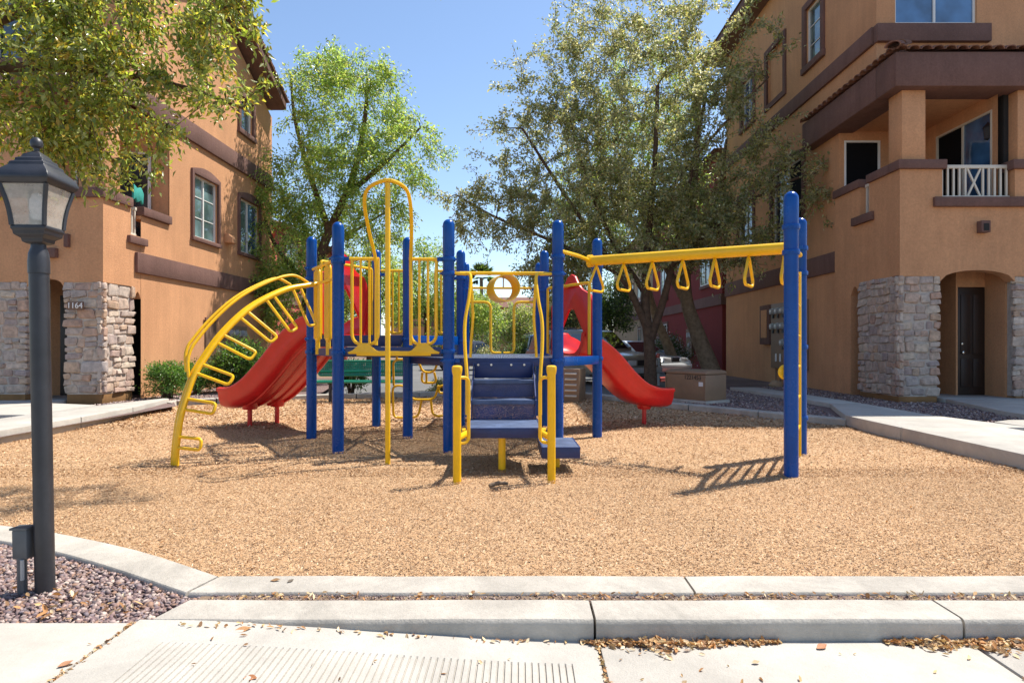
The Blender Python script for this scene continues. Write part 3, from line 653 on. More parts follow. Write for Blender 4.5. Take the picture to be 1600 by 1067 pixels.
# guard panels
def guard(p, q, t0, t1, z0, z1, bars=2, plate=True, name='guard_panel', topbar=None):
    d = Vector((q[0]-p[0], q[1]-p[1], 0)); o = V3(p, 0)
    P = lambda t, z: o + d*t + Vector((0,0,z))
    w = (t1-t0)
    if topbar: b = MB().tube([P(topbar[0], z1), P(topbar[1], z1)], 0.02, 10).build('top_rail', 'yellow', PS)
    g_ = MB().tube(rounded([P(t0,z1),P(t0,z0),P(t1,z0),P(t1,z1)], 0.14, 7), 0.019, 10).build(name, 'yellow', PS)
    for k in range(bars):
        t = t0+w*(k+1)/(bars+1); MB().tube([P(t,z0),P(t,z1)], 0.014, 8).build('bar', 'yellow', g_)
    if plate:
        n = Vector((-d.y, d.x, 0)).normalized(); um = d.normalized(); L = d.length
        fr = (P(t0,z0-0.105), um, Vector((0,0,1)), n)
        ww = w*L
        MB().prism([(-0.03,0.0),(ww+0.03,0),(ww+0.04,0.02),(ww-0.02,0.045),(ww-0.08,0.1),(ww-0.09,0.125),(0.09,0.125),(0.08,0.1),(0.02,0.045),(-0.04,0.02)], -0.045, -0.03, frame=fr).build('bracket_plate', 'yellow', g_, bevel=0.003)
    return g_
guard(p2, pA, 0.125, 0.36, 1.245, 2.235, 2, True, topbar=(0.05, 0.37))
guard(p2, pA, 0.655, 0.89, 1.245, 2.235, 2, True, topbar=(0.64, 0.95))
MB().beam(V3((p2[0]+0.22,p2[1]-0.037),1.145), V3((pA[0]-0.2,pA[1]-0.037),1.145), 0.014, 0.055).build('toe_rail', 'yellow', PS, bevel=0.003)
MB().beam(V3((p2[0]+0.09,p2[1]-0.02),1.17), V3((pA[0]-0.09,pA[1]-0.02),1.17), 0.016, 0.10).build('edge_panel', 'navy', PS, bevel=0.003)
guard(pG, pE, 0.12, 0.34, 1.42, 2.36, 2, False, topbar=(0.05,0.35)); guard(pG, pE, 0.7, 0.9, 1.42, 2.36, 2, False, topbar=(0.69,0.95))
# sliding pole with hoop
cx = mid(p2, pA)[0]; yb = -H_; yp = -1.80; px = cx+0.06
MB().tube([(px,yp,-0.1),(px,yp,2.93)], 0.027, 14).build('sliding_pole', 'yellow', PS)
hp = [(cx-0.20,yb,1.24),(cx-0.20,yb,1.75),(cx-0.20,yb-0.02,2.2),(cx-0.235,yb-0.2,2.5),(cx-0.235,yb-0.45,2.76),(cx-0.17,yp+0.12,2.90),(px-0.06,yp,2.95),(px+0.06,yp,2.95),(cx+0.23,yp+0.12,2.90),(cx+0.26,yb-0.45,2.76),(cx+0.235,yb-0.2,2.5),(cx+0.20,yb-0.02,2.2),(cx+0.20,yb,1.75),(cx+0.20,yb,1.24)]
MB().tube(smoothpath(hp, 6), 0.02, 10).build('pole_hoop', 'yellow', PS)
MB().beam((px-0.045,yp,2.955),(px+0.045,yp,2.955),0.06,0.03).build('hoop_cap', 'yellow', PS, bevel=0.006)
# swept slide
def slide(p, q, zd, prof, width, legs, wall=0.24, ribs=0):
    m = Vector((*mid(p, q), 0)); e_ = Vector((q[0]-p[0], q[1]-p[1], 0)).normalized(); n = Vector((e_.y, -e_.x, 0))
    if n.dot(m) < 0: n = -n
    path = smoothpath([(t, 0, z) for t, z in prof], 7); W = width/2
    secs = []
    for i, c in enumerate(path):
        a, b = path[max(i-1,0)], path[min(i+1,len(path)-1)]; tg = Vector((b.x-a.x, 0, b.z-a.z)).normalized(); up = Vector((-tg.z, 0, tg.x))
        fl = 1.0
        if i > len(path)-7: fl = 0.98+0.02*(len(path)-1-i)/6
        hh = wall*fl*(1.0 if c.x > 0.15 else 1.15)
        ins = [(-W+0.05,hh),(-W+0.06,hh*0.5),(-W+0.10,0.06),(-W+0.18,0.0),(0,-0.012),(W-0.18,0.0),(W-0.10,0.06),(W-0.06,hh*0.5),(W-0.05,hh)]
        outs = [(W-0.02,hh+0.022),(W+0.025,hh+0.01),(W+0.03,hh-0.03),(W+0.005,hh-0.05),(W-0.01,hh*0.4),(W-0.05,0.0),(W-0.14,-0.045),(0,-0.05),(-W+0.14,-0.045),(-W+0.05,0.0),(-W+0.01,hh*0.4),(-W-0.005,hh-0.05),(-W-0.03,hh-0.03),(-W-0.025,hh+0.01),(-W+0.02,hh+0.022)]
        secs.append([m + n*(c.x+up.x*v) + e_*u + Vector((0,0,c.z+up.z*v)) for u, v in ins+outs])
    s_ = MB().strip(secs).build('slide', 'red', PS, smooth=60)
    for t, u, z in legs:
        c = m+n*t+e_*u
        MB().lathe([(0.035,-0.1),(0.035,z-0.10),(0.10,z-0.10),(0.115,z-0.06),(0.115,z+0.02)], (c.x,c.y,0), 16).build('leg', 'red', s_)
    for k in range(ribs):
        u = -W+0.17+(width-0.34)*k/(ribs-1)
        pts = []
        for i, c in enumerate(path):
            if 0.25 < c.x < prof[-1][0]-0.35:
                w = m+n*c.x+e_*u; pts.append((w.x, w.y, c.z-0.055))
        MB().tube(pts, 0.03, 8).build('rib', 'red', s_)
    # entry hood: flat moulded arch with an inverted V opening
    half = 0.5
    outer = [(-half,0.0),(-half,0.72),(-0.42,0.86),(-0.26,0.93),(-0.16,1.02),(-0.09,1.13),(0,1.17),(0.09,1.13),(0.16,1.02),(0.26,0.93),(0.42,0.86),(half,0.72),(half,0.0)]
    inner = [(half-0.13,0.0),(half-0.14,0.22),(0.06,0.66),(-0.06,0.66),(-half+0.14,0.22),(-half+0.13,0.0)]
    fr = (m+n*0.03+Vector((0,0,zd)), e_, Vector((0,0,1)), n)
    MB().prism(outer+inner, 0, 0.05, frame=fr).build('hood', 'red', s_, bevel=0.012)
    fy = MB().tube(rounded([m-e_*0.5-n*0.03+Vector((0,0,zd+0.02)), m-e_*0.5-n*0.03+Vector((0,0,zd+1.0)), m+e_*0.5-n*0.03+Vector((0,0,zd+1.0)), m+e_*0.5-n*0.03+Vector((0,0,zd+0.02))], 0.04), 0.02, 10).build('safety_frame', 'yellow', PS)
    return s_
slide(pC, pD, 1.09, [(0,1.13),(0.22,1.10),(0.5,0.93),(0.80,0.66),(1.08,0.46),(1.34,0.36),(1.58,0.325),(1.78,0.325)], 0.62, [(1.45,0,0.345)])
slide(p1, pG, 1.37, [(0,1.40),(0.25,1.37),(0.6,1.17),(1.0,0.82),(1.38,0.53),(1.66,0.39),(1.9,0.33),(2.1,0.33)], 1.0, [(1.7,-0.25,0.37),(1.7,0.25,0.37)], 0.26, ribs=4)
# overhead beam with hanging triangles
b0 = Vector((*mid(pB, pC), 0)); d_ = (Vector((*mid(m1, m2), 0))-b0); L_ = d_.length; d_.normalize(); nn = Vector((-d_.y, d_.x, 0))
bs, be = b0+d_*0.16+Vector((0,0,2.285)), b0+d_*(L_-0.03)+Vector((0,0,2.255))
bm_ = MB().tube([bs, be], 0.062, 18).build('overhead_beam', 'yellow', PS)
for e2 in (bs, be): MB().tube([e2-d_*0.025, e2+d_*0.025], 0.078, 18).build('flange', 'yellow', bm_)
for k in range(7):
    c = bs.lerp(be, 0.035+0.93*k/6)-Vector((0,0,0.058)); sw_ = nn*0.004*((-1)**k)
    MB().tube(rounded([c, c+nn*0.205-Vector((0,0,0.26)), c+nn*0.165-Vector((0,0,0.32)), c-nn*0.165-Vector((0,0,0.32)), c-nn*0.205-Vector((0,0,0.26))], 0.035, 4, True), 0.0165, 10, True).build('ring', 'yellow', bm_)
for q in (pB, pC): MB().tube(smoothpath([V3(q,2.33)+d_*0.05, V3(mid(q, b0.xy[:], 0.5),2.31)+d_*0.13, bs+Vector((0,0,0.0))], 5), 0.024, 10).build('yoke', 'yellow', bm_)
for q in (m1, m2): MB().tube([be, V3(q, 2.25)], 0.03, 10).build('yoke', 'yellow', bm_)
# end ladder between the two far posts
e1 = Vector((m2[0]-m1[0], m2[1]-m1[1], 0)).normalized()
ld = MB().tube([V3(m2,2.05)-e1*0.16, V3(m2,-0.1)-e1*0.16], 0.02, 10).build('ladder', 'yellow', PS)
MB().tube([V3(m1,2.05)+e1*0.16, V3(m1,-0.1)+e1*0.16], 0.02, 10).build('ladder_rail', 'yellow', ld)
for z in (0.35,0.68,1.01,1.34,1.67,2.0): MB().tube([V3(m1,z)+e1*0.16, V3(m2,z)-e1*0.16], 0.017, 10).build('rung', 'yellow', ld)
dp = V3(m1, 0.985)-d_*0.05+e1*0.02
MB().lathe([(0.001,-0.02),(0.062,-0.018),(0.075,0),(0.062,0.018),(0.001,0.02)], dp, 18, 'Y').build('end_cap', 'yellow', PS)
# arch climber on the left
def wl(p):   # photograph measurements are in world metres; this puts them in the structure's own frame
    x, y = p[0]+0.25, p[1]-8.27; c, s_ = math.cos(R(-2)), math.sin(R(-2)); return Vector((x*c-y*s_, x*s_+y*c, p[2]))
U = [(0,-0.1),(0.0,0.12),(0.012,0.32),(0.035,0.55),(0.10,0.88),(0.16,1.06),(0.30,1.37),(0.5,1.67),(0.75,1.89),(0.93,1.97),(1.02,2.0)]
spine = [wl((-3.5+0.93*u, 6.24+1.4*u, z)) for u, z in U]; lat = (wl((0.83,-0.55,0))-wl((0,0,0))).normalized()
ax = (spine[-1]-spine[0]); ax.z = 0; ax.normalize()
sp_ = smoothpath(spine, 6)
cl = MB().tube(sp_, 0.031, 14).build('arch_climber', 'yellow', PS)
MB().tube([p-lat*0.055+ax*0.0+Vector((0,0,0.012)) for p in sp_], 0.02, 10).build('side_tube', 'yellow', cl)
Ls = [0]
for a, b in zip(sp_, sp_[1:]): Ls.append(Ls[-1]+(b-a).length)
def spt(s):
    for i in range(len(sp_)-1):
        if s <= Ls[i+1]: 
            t = (s-Ls[i])/(Ls[i+1]-Ls[i]); return sp_[i].lerp(sp_[i+1], t), (sp_[i+1]-sp_[i]).normalized()
    return sp_[-1], (sp_[-1]-sp_[-2]).normalized()
NR = 7
for k in range(NR):
    f = k/(NR-1); c, tg = spt(0.36+(Ls[-1]-0.36-0.30)*f)
    inw = (ax - tg*ax.dot(tg)); inw = inw.normalized() if inw.length > 0.2 else Vector((0,0,-1)); 
    nrm = lat.cross(tg); nrm = nrm if nrm.z < 0 or nrm.dot(ax) > 0 else -nrm
    dn = (lat*(0.85-0.45*f) + nrm.normalized()*(0.25+0.95*f)).normalized()
    ln = 0.30+0.20*f; h2 = tg*0.055
    MB().tube(rounded([c-h2, c-h2+dn*ln, c+h2+dn*ln, c+h2], 0.04, 4), 0.0165, 8).build('rung', 'yellow', cl)
for off in (0.0, 0.06):
    pts = []
    s0, s1 = 1.02+off, Ls[-1]-0.10-off*3
    for j in range(15):
        c, tg = spt(s0+(s1-s0)*j/14); nrm = tg.cross(lat); nrm = nrm if nrm.z > 0 else -nrm
        k2 = min(1, j/1.5, (14-j)/1.2)
        pts.append(c + nrm*(0.03+0.12*k2) - lat*(0.03+off*1.6+0.03*k2))
    MB().tube(smoothpath(pts, 3), 0.0165, 9).build('arch_handrail', 'yellow', cl)
dE = Vector((p2[0]-p1[0], p2[1]-p1[1], 0))
for t in (0.26, 0.66):
    c = V3(p1, 0)+dE*t; u_ = dE.normalized()*0.075
    hh = MB().tube(rounded([c-u_+Vector((0,0,1.3)), c-u_+Vector((0,0,2.2)), c+u_+Vector((0,0,2.2)), c+u_+Vector((0,0,1.3))], 0.06, 6, True), 0.022, 10, True).build('hand_loop', 'yellow', PS)
    MB().beam(c+Vector((0,0,1.32)), c+Vector((0,0,2.18)), 0.10, 0.012).build('loop_plate', 'yellow', hh)
    MB().beam(c+Vector((0,0,1.12)), c+Vector((0,0,1.3)), 0.05, 0.03).build('loop_foot', 'yellow', hh)
MB().tube([V3(p1,2.235)+dE*0.07, V3(p1,2.235)+dE*0.93], 0.02, 10).build('top_rail', 'yellow', PS)
MB().tube([spine[-1], V3(p2,2.02)], 0.018, 10).build('arch_link', 'yellow', PS)
# curly climbing net of bent tube below the rear edge
o_ = V3(pG, 0); eG = (V3(pE,0)-o_).normalized(); back = Vector((0,0.18,0))
def cp(u, z): return o_ + eG*u + Vector((0,0,z)) + back*(1.3-z)
cc = MB().tube(rounded([cp(0.22,0.28),cp(0.22,0.62),cp(0.42,0.62),cp(0.5,0.40),cp(0.86,0.40),cp(0.92,0.62),cp(1.15,0.62),cp(1.15,0.15)], 0.1), 0.018, 9).build('curly_climber', 'yellow', PS)
for pl in ([(0.24,0.62),(0.24,1.02),(0.62,1.02),(0.68,0.82),(0.86,0.82),(0.92,1.0),(1.15,1.0),(1.15,0.62)], [(0.68,0.82),(0.66,0.66),(0.90,0.66),(0.86,0.82)], [(0.22,0.28),(0.22,0.12),(0.6,0.12),(0.66,0.4)], [(0.8,0.4),(0.82,0.14),(1.15,0.15)], [(0.3,1.02),(0.3,1.34)], [(1.0,1.0),(1.0,1.34)], [(0.62,1.02),(0.62,1.34)], [(0.74,0.82),(0.74,0.66)],[(0.92,0.62),(0.92,0.5),(1.15,0.5)]):
    MB().tube(rounded([cp(u, z) for u, z in pl], 0.1), 0.018, 9).build('loop', 'yellow', cc)
# ------------------------------------------------------------------ houses
X_, Y_, Z_ = Vector((1,0,0)), Vector((0,1,0)), Vector((0,0,1))
def wallsheet(mb, o, u, v, n, U, Vv, holes, depth=0.18):
    o = Vector(o)
    us = sorted({0, U} | {h[0] for h in holes} | {h[1] for h in holes}); vs_ = sorted({0, Vv} | {h[2] for h in holes} | {h[3] for h in holes})
    for a, b in zip(us, us[1:]):
        for c, d in zip(vs_, vs_[1:]):
            cu, cv = (a+b)/2, (c+d)/2
            if any(h[0] < cu < h[1] and h[2] < cv < h[3] for h in holes): continue
            mb.add([o+u*a+v*c, o+u*b+v*c, o+u*b+v*d, o+u*a+v*d], [(0,1,2,3)])
    for h in holes:
        c = [o+u*h[0]+v*h[2], o+u*h[1]+v*h[2], o+u*h[1]+v*h[3], o+u*h[0]+v*h[3]]
        for i in range(4): j = (i+1) % 4; mb.add([c[i], c[j], c[j]-n*depth, c[i]-n*depth], [(0,1,2,3)])
    return mb
def window(parent, o, u, v, n, h, glass, trim=0.14, arch=0.0, mull=1, rails=0, recess=0.10, fr=0.045, sill=True, surround=True, frame='white'):
    """h=(u0,u1,v0,v1) opening; frame, panes, raised surround and sill"""
    o = Vector(o); u0, u1, v0, v1 = h
    F = (o-n*recess, u, v, n)
    mb = MB()
    for a, b, c, d in ((u0,u1,v0,v0+fr),(u0,u1,v1-fr,v1),(u0,u0+fr,v0+fr,v1-fr),(u1-fr,u1,v0+fr,v1-fr)): mb.prism([(a,c),(b,c),(b,d),(a,d)], 0, 0.05, frame=F)
    for k in range(mull): m_ = u0+(u1-u0)*(k+1)/(mull+1); mb.prism([(m_-fr/2,v0+fr),(m_+fr/2,v0+fr),(m_+fr/2,v1-fr),(m_-fr/2,v1-fr)], 0.002, 0.047, frame=F)
    w = mb.build('window', frame, parent)
    for k in range(mull+1):
        a = u0+(u1-u0)*k/(mull+1); b = u0+(u1-u0)*(k+1)/(mull+1)
        MB().prism([(a,v0),(b-0.002,v0),(b-0.002,v1),(a,v1)], -0.01, 0.012+0.006*(k % 2), frame=F).build('pane', glass[k % len(glass)], w, smooth=0)
    for k in range(rails):
        z = v0+(v1-v0)*(k+1)/(rails+1); MB().prism([(u0+fr,z-0.01),(u1-fr,z-0.01),(u1-fr,z+0.01),(u0+fr,z+0.01)], 0.013, 0.03, frame=F).build('glazing_bar', frame, w)
    if surround:
        t = trim; top = []
        for k in range(9):
            s_ = k/8; top.append((u0-t+(u1-u0+2*t)*s_, v1+t+arch*math.sin(math.pi*s_)))
        F2 = (o, u, v, n)
        MB().prism([(u0-t,v0-0.0)]+top+[(u1+t,v0),(u1,v0),(u1,v1),(u0,v1),(u0,v0)], -0.02, 0.055, frame=F2).build('surround', 'trim', w, bevel=0.008)
        if sill: MB().prism([(u0-t-0.02,v0-t),(u1+t+0.02,v0-t),(u1+t+0.02,v0-0.003),(u0-t-0.02,v0-0.003)], -0.02, 0.08, frame=F2).build('sill', 'trim', w, bevel=0.008)
    return w
# six shared stone shapes
def stone_mesh(seed):
    rnd = random.Random(seed); bm = bmesh.new(); bmesh.ops.create_cube(bm, size=1.0)
    for v in bm.verts:
        k = 0.5 if v.co.y > 0 else 1
        v.co.x += rnd.uniform(-0.15, 0.05)*math.copysign(k, v.co.x); v.co.z += rnd.uniform(-0.2, 0.05)*math.copysign(k, v.co.z)
        if v.co.y < 0: v.co.y += rnd.uniform(-0.05, 0.3)
    bmesh.ops.bevel(bm, geom=[e for e in bm.edges], offset=0.11, segments=1, affect='EDGES', clamp_overlap=True)
    for v in bm.verts: v.co += Vector((rnd.uniform(-1,1), rnd.uniform(-1,1), rnd.uniform(-1,1)))*0.035
    me = bpy.data.meshes.new('stone'); bm.to_mesh(me); bm.free(); me.materials.append(M['stone']); me.shade_smooth(); me.set_sharp_from_angle(angle=R(38)); return me
STONES = [stone_mesh(s) for s in range(8)]
def veneer(parent, o, u, n, U, V, seed):
    """stones laid in broken courses on a face; o = lower left corner, u along, n outward"""
    rnd = random.Random(seed); o = Vector(o); z = 0
    yaw = math.atan2(u.y, u.x); flip = n.dot(Vector((math.sin(yaw), -math.cos(yaw), 0)))
    if flip < 0: yaw += math.pi
    def put(a, b, c, d):
        th = rnd.uniform(0.08, 0.125); ce = o+u*((a+b)/2)+Z_*((c+d)/2)+n*(th*0.5-0.06)
        shared('stone', rnd.choice(STONES), parent, ce, (rnd.uniform(-0.03,0.03), rnd.uniform(-0.12,0.12), yaw), (b-a+0.004, th, d-c+0.004))
    while z < V-0.02:
        h = rnd.uniform(0.13, 0.27); h = V-z if V-z-h < 0.11 else h; x = -0.015
        while x < U-0.01:
            w = rnd.uniform(0.14, 0.40); w = U+0.015-x if U-x-w < 0.11 else w
            if h > 0.19 and rnd.random() < 0.45:
                s_ = rnd.uniform(0.38, 0.62)*h; put(x, x+w, z, z+s_)
                if w > 0.27: q = rnd.uniform(0.4,0.6)*w; put(x, x+q, z+s_, z+h); put(x+q, x+w, z+s_, z+h)
                else: put(x, x+w, z+s_, z+h)
            else: put(x, x+w, z, z+h)
            x += w
        z += h
def stone_pillar(parent, x0, x1, y0, y1, z0, z1, seed, faces):
    s_ = MB().box(x0+0.05, x1-0.05, y0+0.05, y1-0.05, z0-0.2, z1).build('stone_pillar', 'mortar', parent)
    MB().box(x0+0.045, x1-0.045, y0+0.045, y1-0.045, z0-0.22, z0-0.005).build('plinth', 'plinth', s_, bevel=0.01)
    if 'f' in faces: veneer(s_, (x0, y0+0.05, z0), X_, -Y_, x1-x0, z1-z0, seed)
    if 'l' in faces: veneer(s_, (x0+0.05, y0, z0), Y_, -X_, y1-y0, z1-z0, seed+1)
    if 'r' in faces: veneer(s_, (x1-0.05, y0, z0), Y_, X_, y1-y0, z1-z0, seed+2)
    return s_
def arch_poly(x0, x1, zs, rise, zt, k=12):
    return [(x0, zt), (x0, zs)]+[(x0+(x1-x0)*j/k, zs+rise*math.sqrt(max(0, 1-(2*j/k-1)**2))**1.0) for j in range(1, k)]+[(x1, zs), (x1, zt)]
def tile_mesh():
    n = 8; mb = MB(); prof = [(0.115*math.cos(math.pi*k/n), 0.075*math.sin(math.pi*k/n)) for k in range(n+1)]+[(0.095*math.cos(math.pi*k/n), 0.058*math.sin(math.pi*k/n)) for k in range(n,-1,-1)]
    mb.strip([[(p[0]*s_, y, p[1]*s_) for p in prof] for y, s_ in ((0,1.0),(0.42,0.86))])
    o = mb.build('roof_tile', 'tile', None, smooth=50); me = o.data; bpy.data.objects.remove(o); return me
TILE = tile_mesh()
def carriage_lamp(parent, x, y, z):
    l = MB().lathe([(0.02,-0.16),(0.05,-0.14),(0.075,-0.12),(0.10,0.10),(0.12,0.115),(0.03,0.21),(0.012,0.25),(0.001,0.26)], (x,y,z), 6).build('wall_lamp', 'black', parent, smooth=0)
    MB().lathe([(0.066,-0.105),(0.092,0.09)], (x,y,z), 6).build('lamp_glass', 'lampglass', l, smooth=0)
    MB().tube([(x,y,z+0.15),(x+0.1,y+0.04,z+0.2),(x+0.16,y+0.06,z+0.06)], 0.012, 6).build('lamp_arm', 'black', l)
    return l
def railing(parent, p, q, z0, z1, nb, cross=False, mat='cream'):
    p, q = Vector(p), Vector(q); d = q-p
    r_ = MB().beam(p+Z_*z1, q+Z_*z1, 0.05, 0.07).build('railing', mat, parent, bevel=0.006)
    MB().beam(p+Z_*(z0+0.03), q+Z_*(z0+0.03), 0.05, 0.06).build('bottom_rail', mat, r_, bevel=0.006)
    c0, c1 = 0.41, 0.59
    for k in range(nb):
        t = (k+0.5)/nb
        if cross and c0 < t < c1: continue
        MB().beam(p+d*t+Z_*(z0+0.06), p+d*t+Z_*(z1-0.035), 0.035, 0.035).build('baluster', mat, r_)
    if cross:
        for a, b in ((c0, c1), (c1, c0)): MB().beam(p+d*a+Z_*(z0+0.06)+(Vector((0,0.01,0)) if a > b else Vector()), p+d*b+Z_*(z1-0.035)+(Vector((0,0.01,0)) if a > b else Vector()), 0.03, 0.035).build('cross_bar', mat, r_)
    return r_

# ---- right house: shaded side and balcony front
RH = thing('apartment_house', (7.6, 13.2, 0.1), 'tan stucco three-storey house in shade on the right with tiled balcony roof', 'house')
XR = 7.6
Uo = (XR, 22.9, 0.0); uR = -Y_   # along the side wall towards the camera; u = 22.9 - y
def Hs(y0, y1, z0, z1): return (22.9-y1, 22.9-y0, z0, z1)
w2 = Hs(16.65, 18.65, 4.2, 6.35); w2b = Hs(20.2, 21.6, 4.2, 6.2)
low = MB(); wallsheet(low, Uo, uR, Z_, -X_, 22.9-14.75, 7.0, [w2, w2b]); low.build('side_wall', 'stucco', RH, smooth=0)
w3 = Hs(15.6, 16.45, 8.65, 10.15); w3n = Hs(17.85, 19.05, 8.6, 10.15); w3b = Hs(20.2, 21.2, 8.65, 10.15)
hs3 = [tuple([h[0], h[1], h[2]-7.0, h[3]-7.0]) for h in (w3, w3n, w3b)]
up = MB(); wallsheet(up, (XR, 22.9, 7.0), uR, Z_, -X_, 22.9-13.2, 4.85, hs3); up.build('upper_side_wall', 'stucco', RH, smooth=0)
fw = (0.4, 2.15, 1.12, 3.2); fu = MB(); wallsheet(fu, (XR, 13.2, 7.0), X_, Z_, -Y_, 8.0, 4.85, [fw, (3.6, 4.7, 1.12, 3.2)]); fu.build('upper_front_wall', 'stucco', RH, smooth=0)
MB().box(XR+0.25, 15.6, 14.95, 22.7, 0.0, 6.9).build('core', 'interior', RH); MB().box(XR+0.25, 15.6, 13.45, 22.7, 7.0, 11.7).build('core', 'interior', RH)
MB().box(XR, 15.6, 13.2, 14.78, 6.93, 6.999).build('soffit', 'stucco', RH)
window(RH, Uo, uR, Z_, -X_, w2, ['glass','screen'], 0.15, 0.12); window(RH, Uo, uR, Z_, -X_, w2b, ['glass'], 0.15, 0.12)
window(RH, Uo, uR, Z_, -X_, w3, ['blindglass'], 0.17, 0, 0, 2); window(RH, Uo, uR, Z_, -X_, w3b, ['blueglass'], 0.17, 0, 1)
nb_ = MB().box(XR+0.08, XR+0.12, 17.85, 19.05, 8.6, 10.15).build('blind_niche', 'stucco', RH)
F2 = (Vector(Uo), uR, Z_, -X_); a, b, c, d = w3n; t = 0.16
MB().prism([(a-t,c-t),(a-t,d+t),(b+t,d+t),(b+t,c-t),(b,c),(b,d),(a,d),(a,c),(b,c-0.001),(b+t,c-t-0.001)], -0.02, 0.05, frame=F2).build('surround', 'trim', nb_)
wf = window(RH, (XR,13.2,7.0), X_, Z_, -Y_, fw, ['blueglass','blueglass'], 0.15, 0, 1, sill=False, surround=False)
MB().box(XR-0.03, 10.0, 13.10, 13.26, 7.70, 8.08).build('sill_band', 'trim', RH, bevel=0.01)
MB().box(XR-0.07, XR+0.1, 13.28, 22.9, 7.70, 8.08).build('trim_band', 'trim', RH, bevel=0.01)
MB().box(XR-0.06, XR+0.1, 14.3, 22.9, 3.0, 3.49).build('trim_band', 'trim', RH, bevel=0.01)
MB().box(XR-0.65, 16.4, 12.55, 23.5, 11.8, 12.08).build('eave', 'trim', RH, bevel=0.02)
rf = MB(); rf.add([(XR-0.7,12.5,12.1),(16.5,12.5,12.1),(16.5,23.6,12.1),(XR-0.7,23.6,12.1),(11.2,16.6,14.0),(12.6,16.6,14.0),(12.6,19.5,14.0),(11.2,19.5,14.0)],[(0,1,5,4),(1,2,6,5),(2,3,7,6),(3,0,4,7),(4,5,6,7),(0,3,2,1)])
rfo = rf.build('roof', 'tile', RH, smooth=0)
# porch
ZP = 4.0
stone_pillar(RH, 7.45, 8.30, 12.2, 13.7, 0.22, 2.62, 11, 'fl'); stone_pillar(RH, 9.78, 10.6, 12.2, 13.0, 0.22, 2.62, 31, 'f')
MB().prism(arch_poly(8.30, 9.78, 2.50, 0.22, ZP), 12.22, 12.47, 'Y').build('porch_arch', 'stucco', RH, smooth=20)
MB().box(7.5, 8.299, 12.22, 12.47, 2.60, 4.72).build('porch_wall', 'stucco', RH); MB().box(9.781, 13.5, 12.22, 12.47, 2.60, 4.72).build('porch_wall', 'stucco', RH)
MB().box(8.30, 8.345, 12.225, 12.465, ZP+0.16, 4.72).build('porch_wall', 'stucco', RH)
MB().prism([(12.471,ZP),(12.471,2.6),(13.7,2.6)]+[(13.7+0.35*j/6, 2.35+0.2*math.sin(math.pi*j/6)) for j in range(0,7)]+[(14.06,0.1),(14.76,0.1),(14.76,ZP)], 7.502, 7.75, 'X').build('side_arch', 'stucco', RH, smooth=20)
MB().box(7.5, 7.75, 12.471, 13.30, ZP, 4.72).build('side_parapet', 'stucco', RH); MB().box(7.5, 7.75, 13.66, 14.76, ZP, 4.72).build('side_parapet', 'stucco', RH)
MB().box(7.44, 8.40, 12.15, 12.53, 4.72, 4.90).build('parapet_cap', 'trim', RH, bevel=0.012); MB().box(7.44, 7.81, 12.531, 13.33, 4.72, 4.90).build('parapet_cap', 'trim', RH, bevel=0.012)
MB().box(7.44, 7.81, 13.63, 14.76, 4.72, 4.90).build('parapet_cap', 'trim', RH, bevel=0.012); MB().box(9.70, 13.5, 12.15, 12.53, 4.72, 4.90).build('parapet_cap', 'trim', RH, bevel=0.012)
MB().box(8.15, 13.5, 12.14, 12.215, 3.97, 4.16).build('balcony_sill', 'trim', RH, bevel=0.01); MB().box(7.42, 7.497, 13.1, 13.9, 3.90, 4.08).build('balcony_sill', 'trim', RH, bevel=0.01)
MB().box(8.3, 9.78, 12.22, 12.47, ZP+0.001, 4.155).build('porch_wall', 'stucco', RH)
railing(RH, (8.35,12.34,0), (9.76,12.34,0), 4.16, 4.80, 12, True); railing(RH, (7.62,13.31,0), (7.62,13.65,0), 4.02, 4.74, 3)
MB().box(7.75, 13.5, 12.47, 14.9, 3.80, 3.98).build('balcony_floor', 'stucco', RH)
MB().box(7.56, 8.03, 12.25, 12.70, 4.90, 6.3).build('balcony_column', 'stucco', RH, bevel=0.01); MB().box(9.86, 10.4, 12.25, 12.70, 4.90, 6.3).build('balcony_column', 'stucco', RH, bevel=0.01)
fx = MB().box(7.32, 13.5, 12.06, 12.75, 6.30, 6.98).build('roof_beam', 'trim', RH, bevel=0.03); MB().box(7.32, 7.95, 12.751, 16.1, 6.30, 6.98).build('roof_beam', 'trim', RH, bevel=0.03)
MB().box(7.6, 13.5, 12.75, 14.9, 6.34, 6.5).build('balcony_ceiling', 'stucco', RH)
bw = (0.12, 0.98, 0.2, 2.12); q_ = MB(); wallsheet(q_, (7.6,14.75,4.0), X_, Z_, -Y_, 2.1, 2.4, [bw], 0.1); q_.build('balcony_back_wall', 'stucco', RH, smooth=0)
window(RH, (7.6,14.75,4.0), X_, Z_, -Y_, bw, ['screen'], 0.1, 0, 0, recess=0.04, surround=False)
sl = (0.45, 2.15, 0.02, 2.05); q_ = MB(); wallsheet(q_, (9.62,14.75,4.0), -Y_, Z_, -X_, 2.3, 2.4, [sl], 0.1); q_.build('balcony_side_wall', 'stucco', RH, smooth=0)
window(RH, (9.62,14.75,4.0), -Y_, Z_, -X_, sl, ['screen','blueglass'], 0.1, 0, 1, recess=0.04, surround=False, frame='cream')
MB().box(9.76, 12, 12.48, 14.74, 4.0, 6.3).build('inner_block', 'interior', RH)
carriage_lamp(RH, 9.66, 12.75, 5.62)
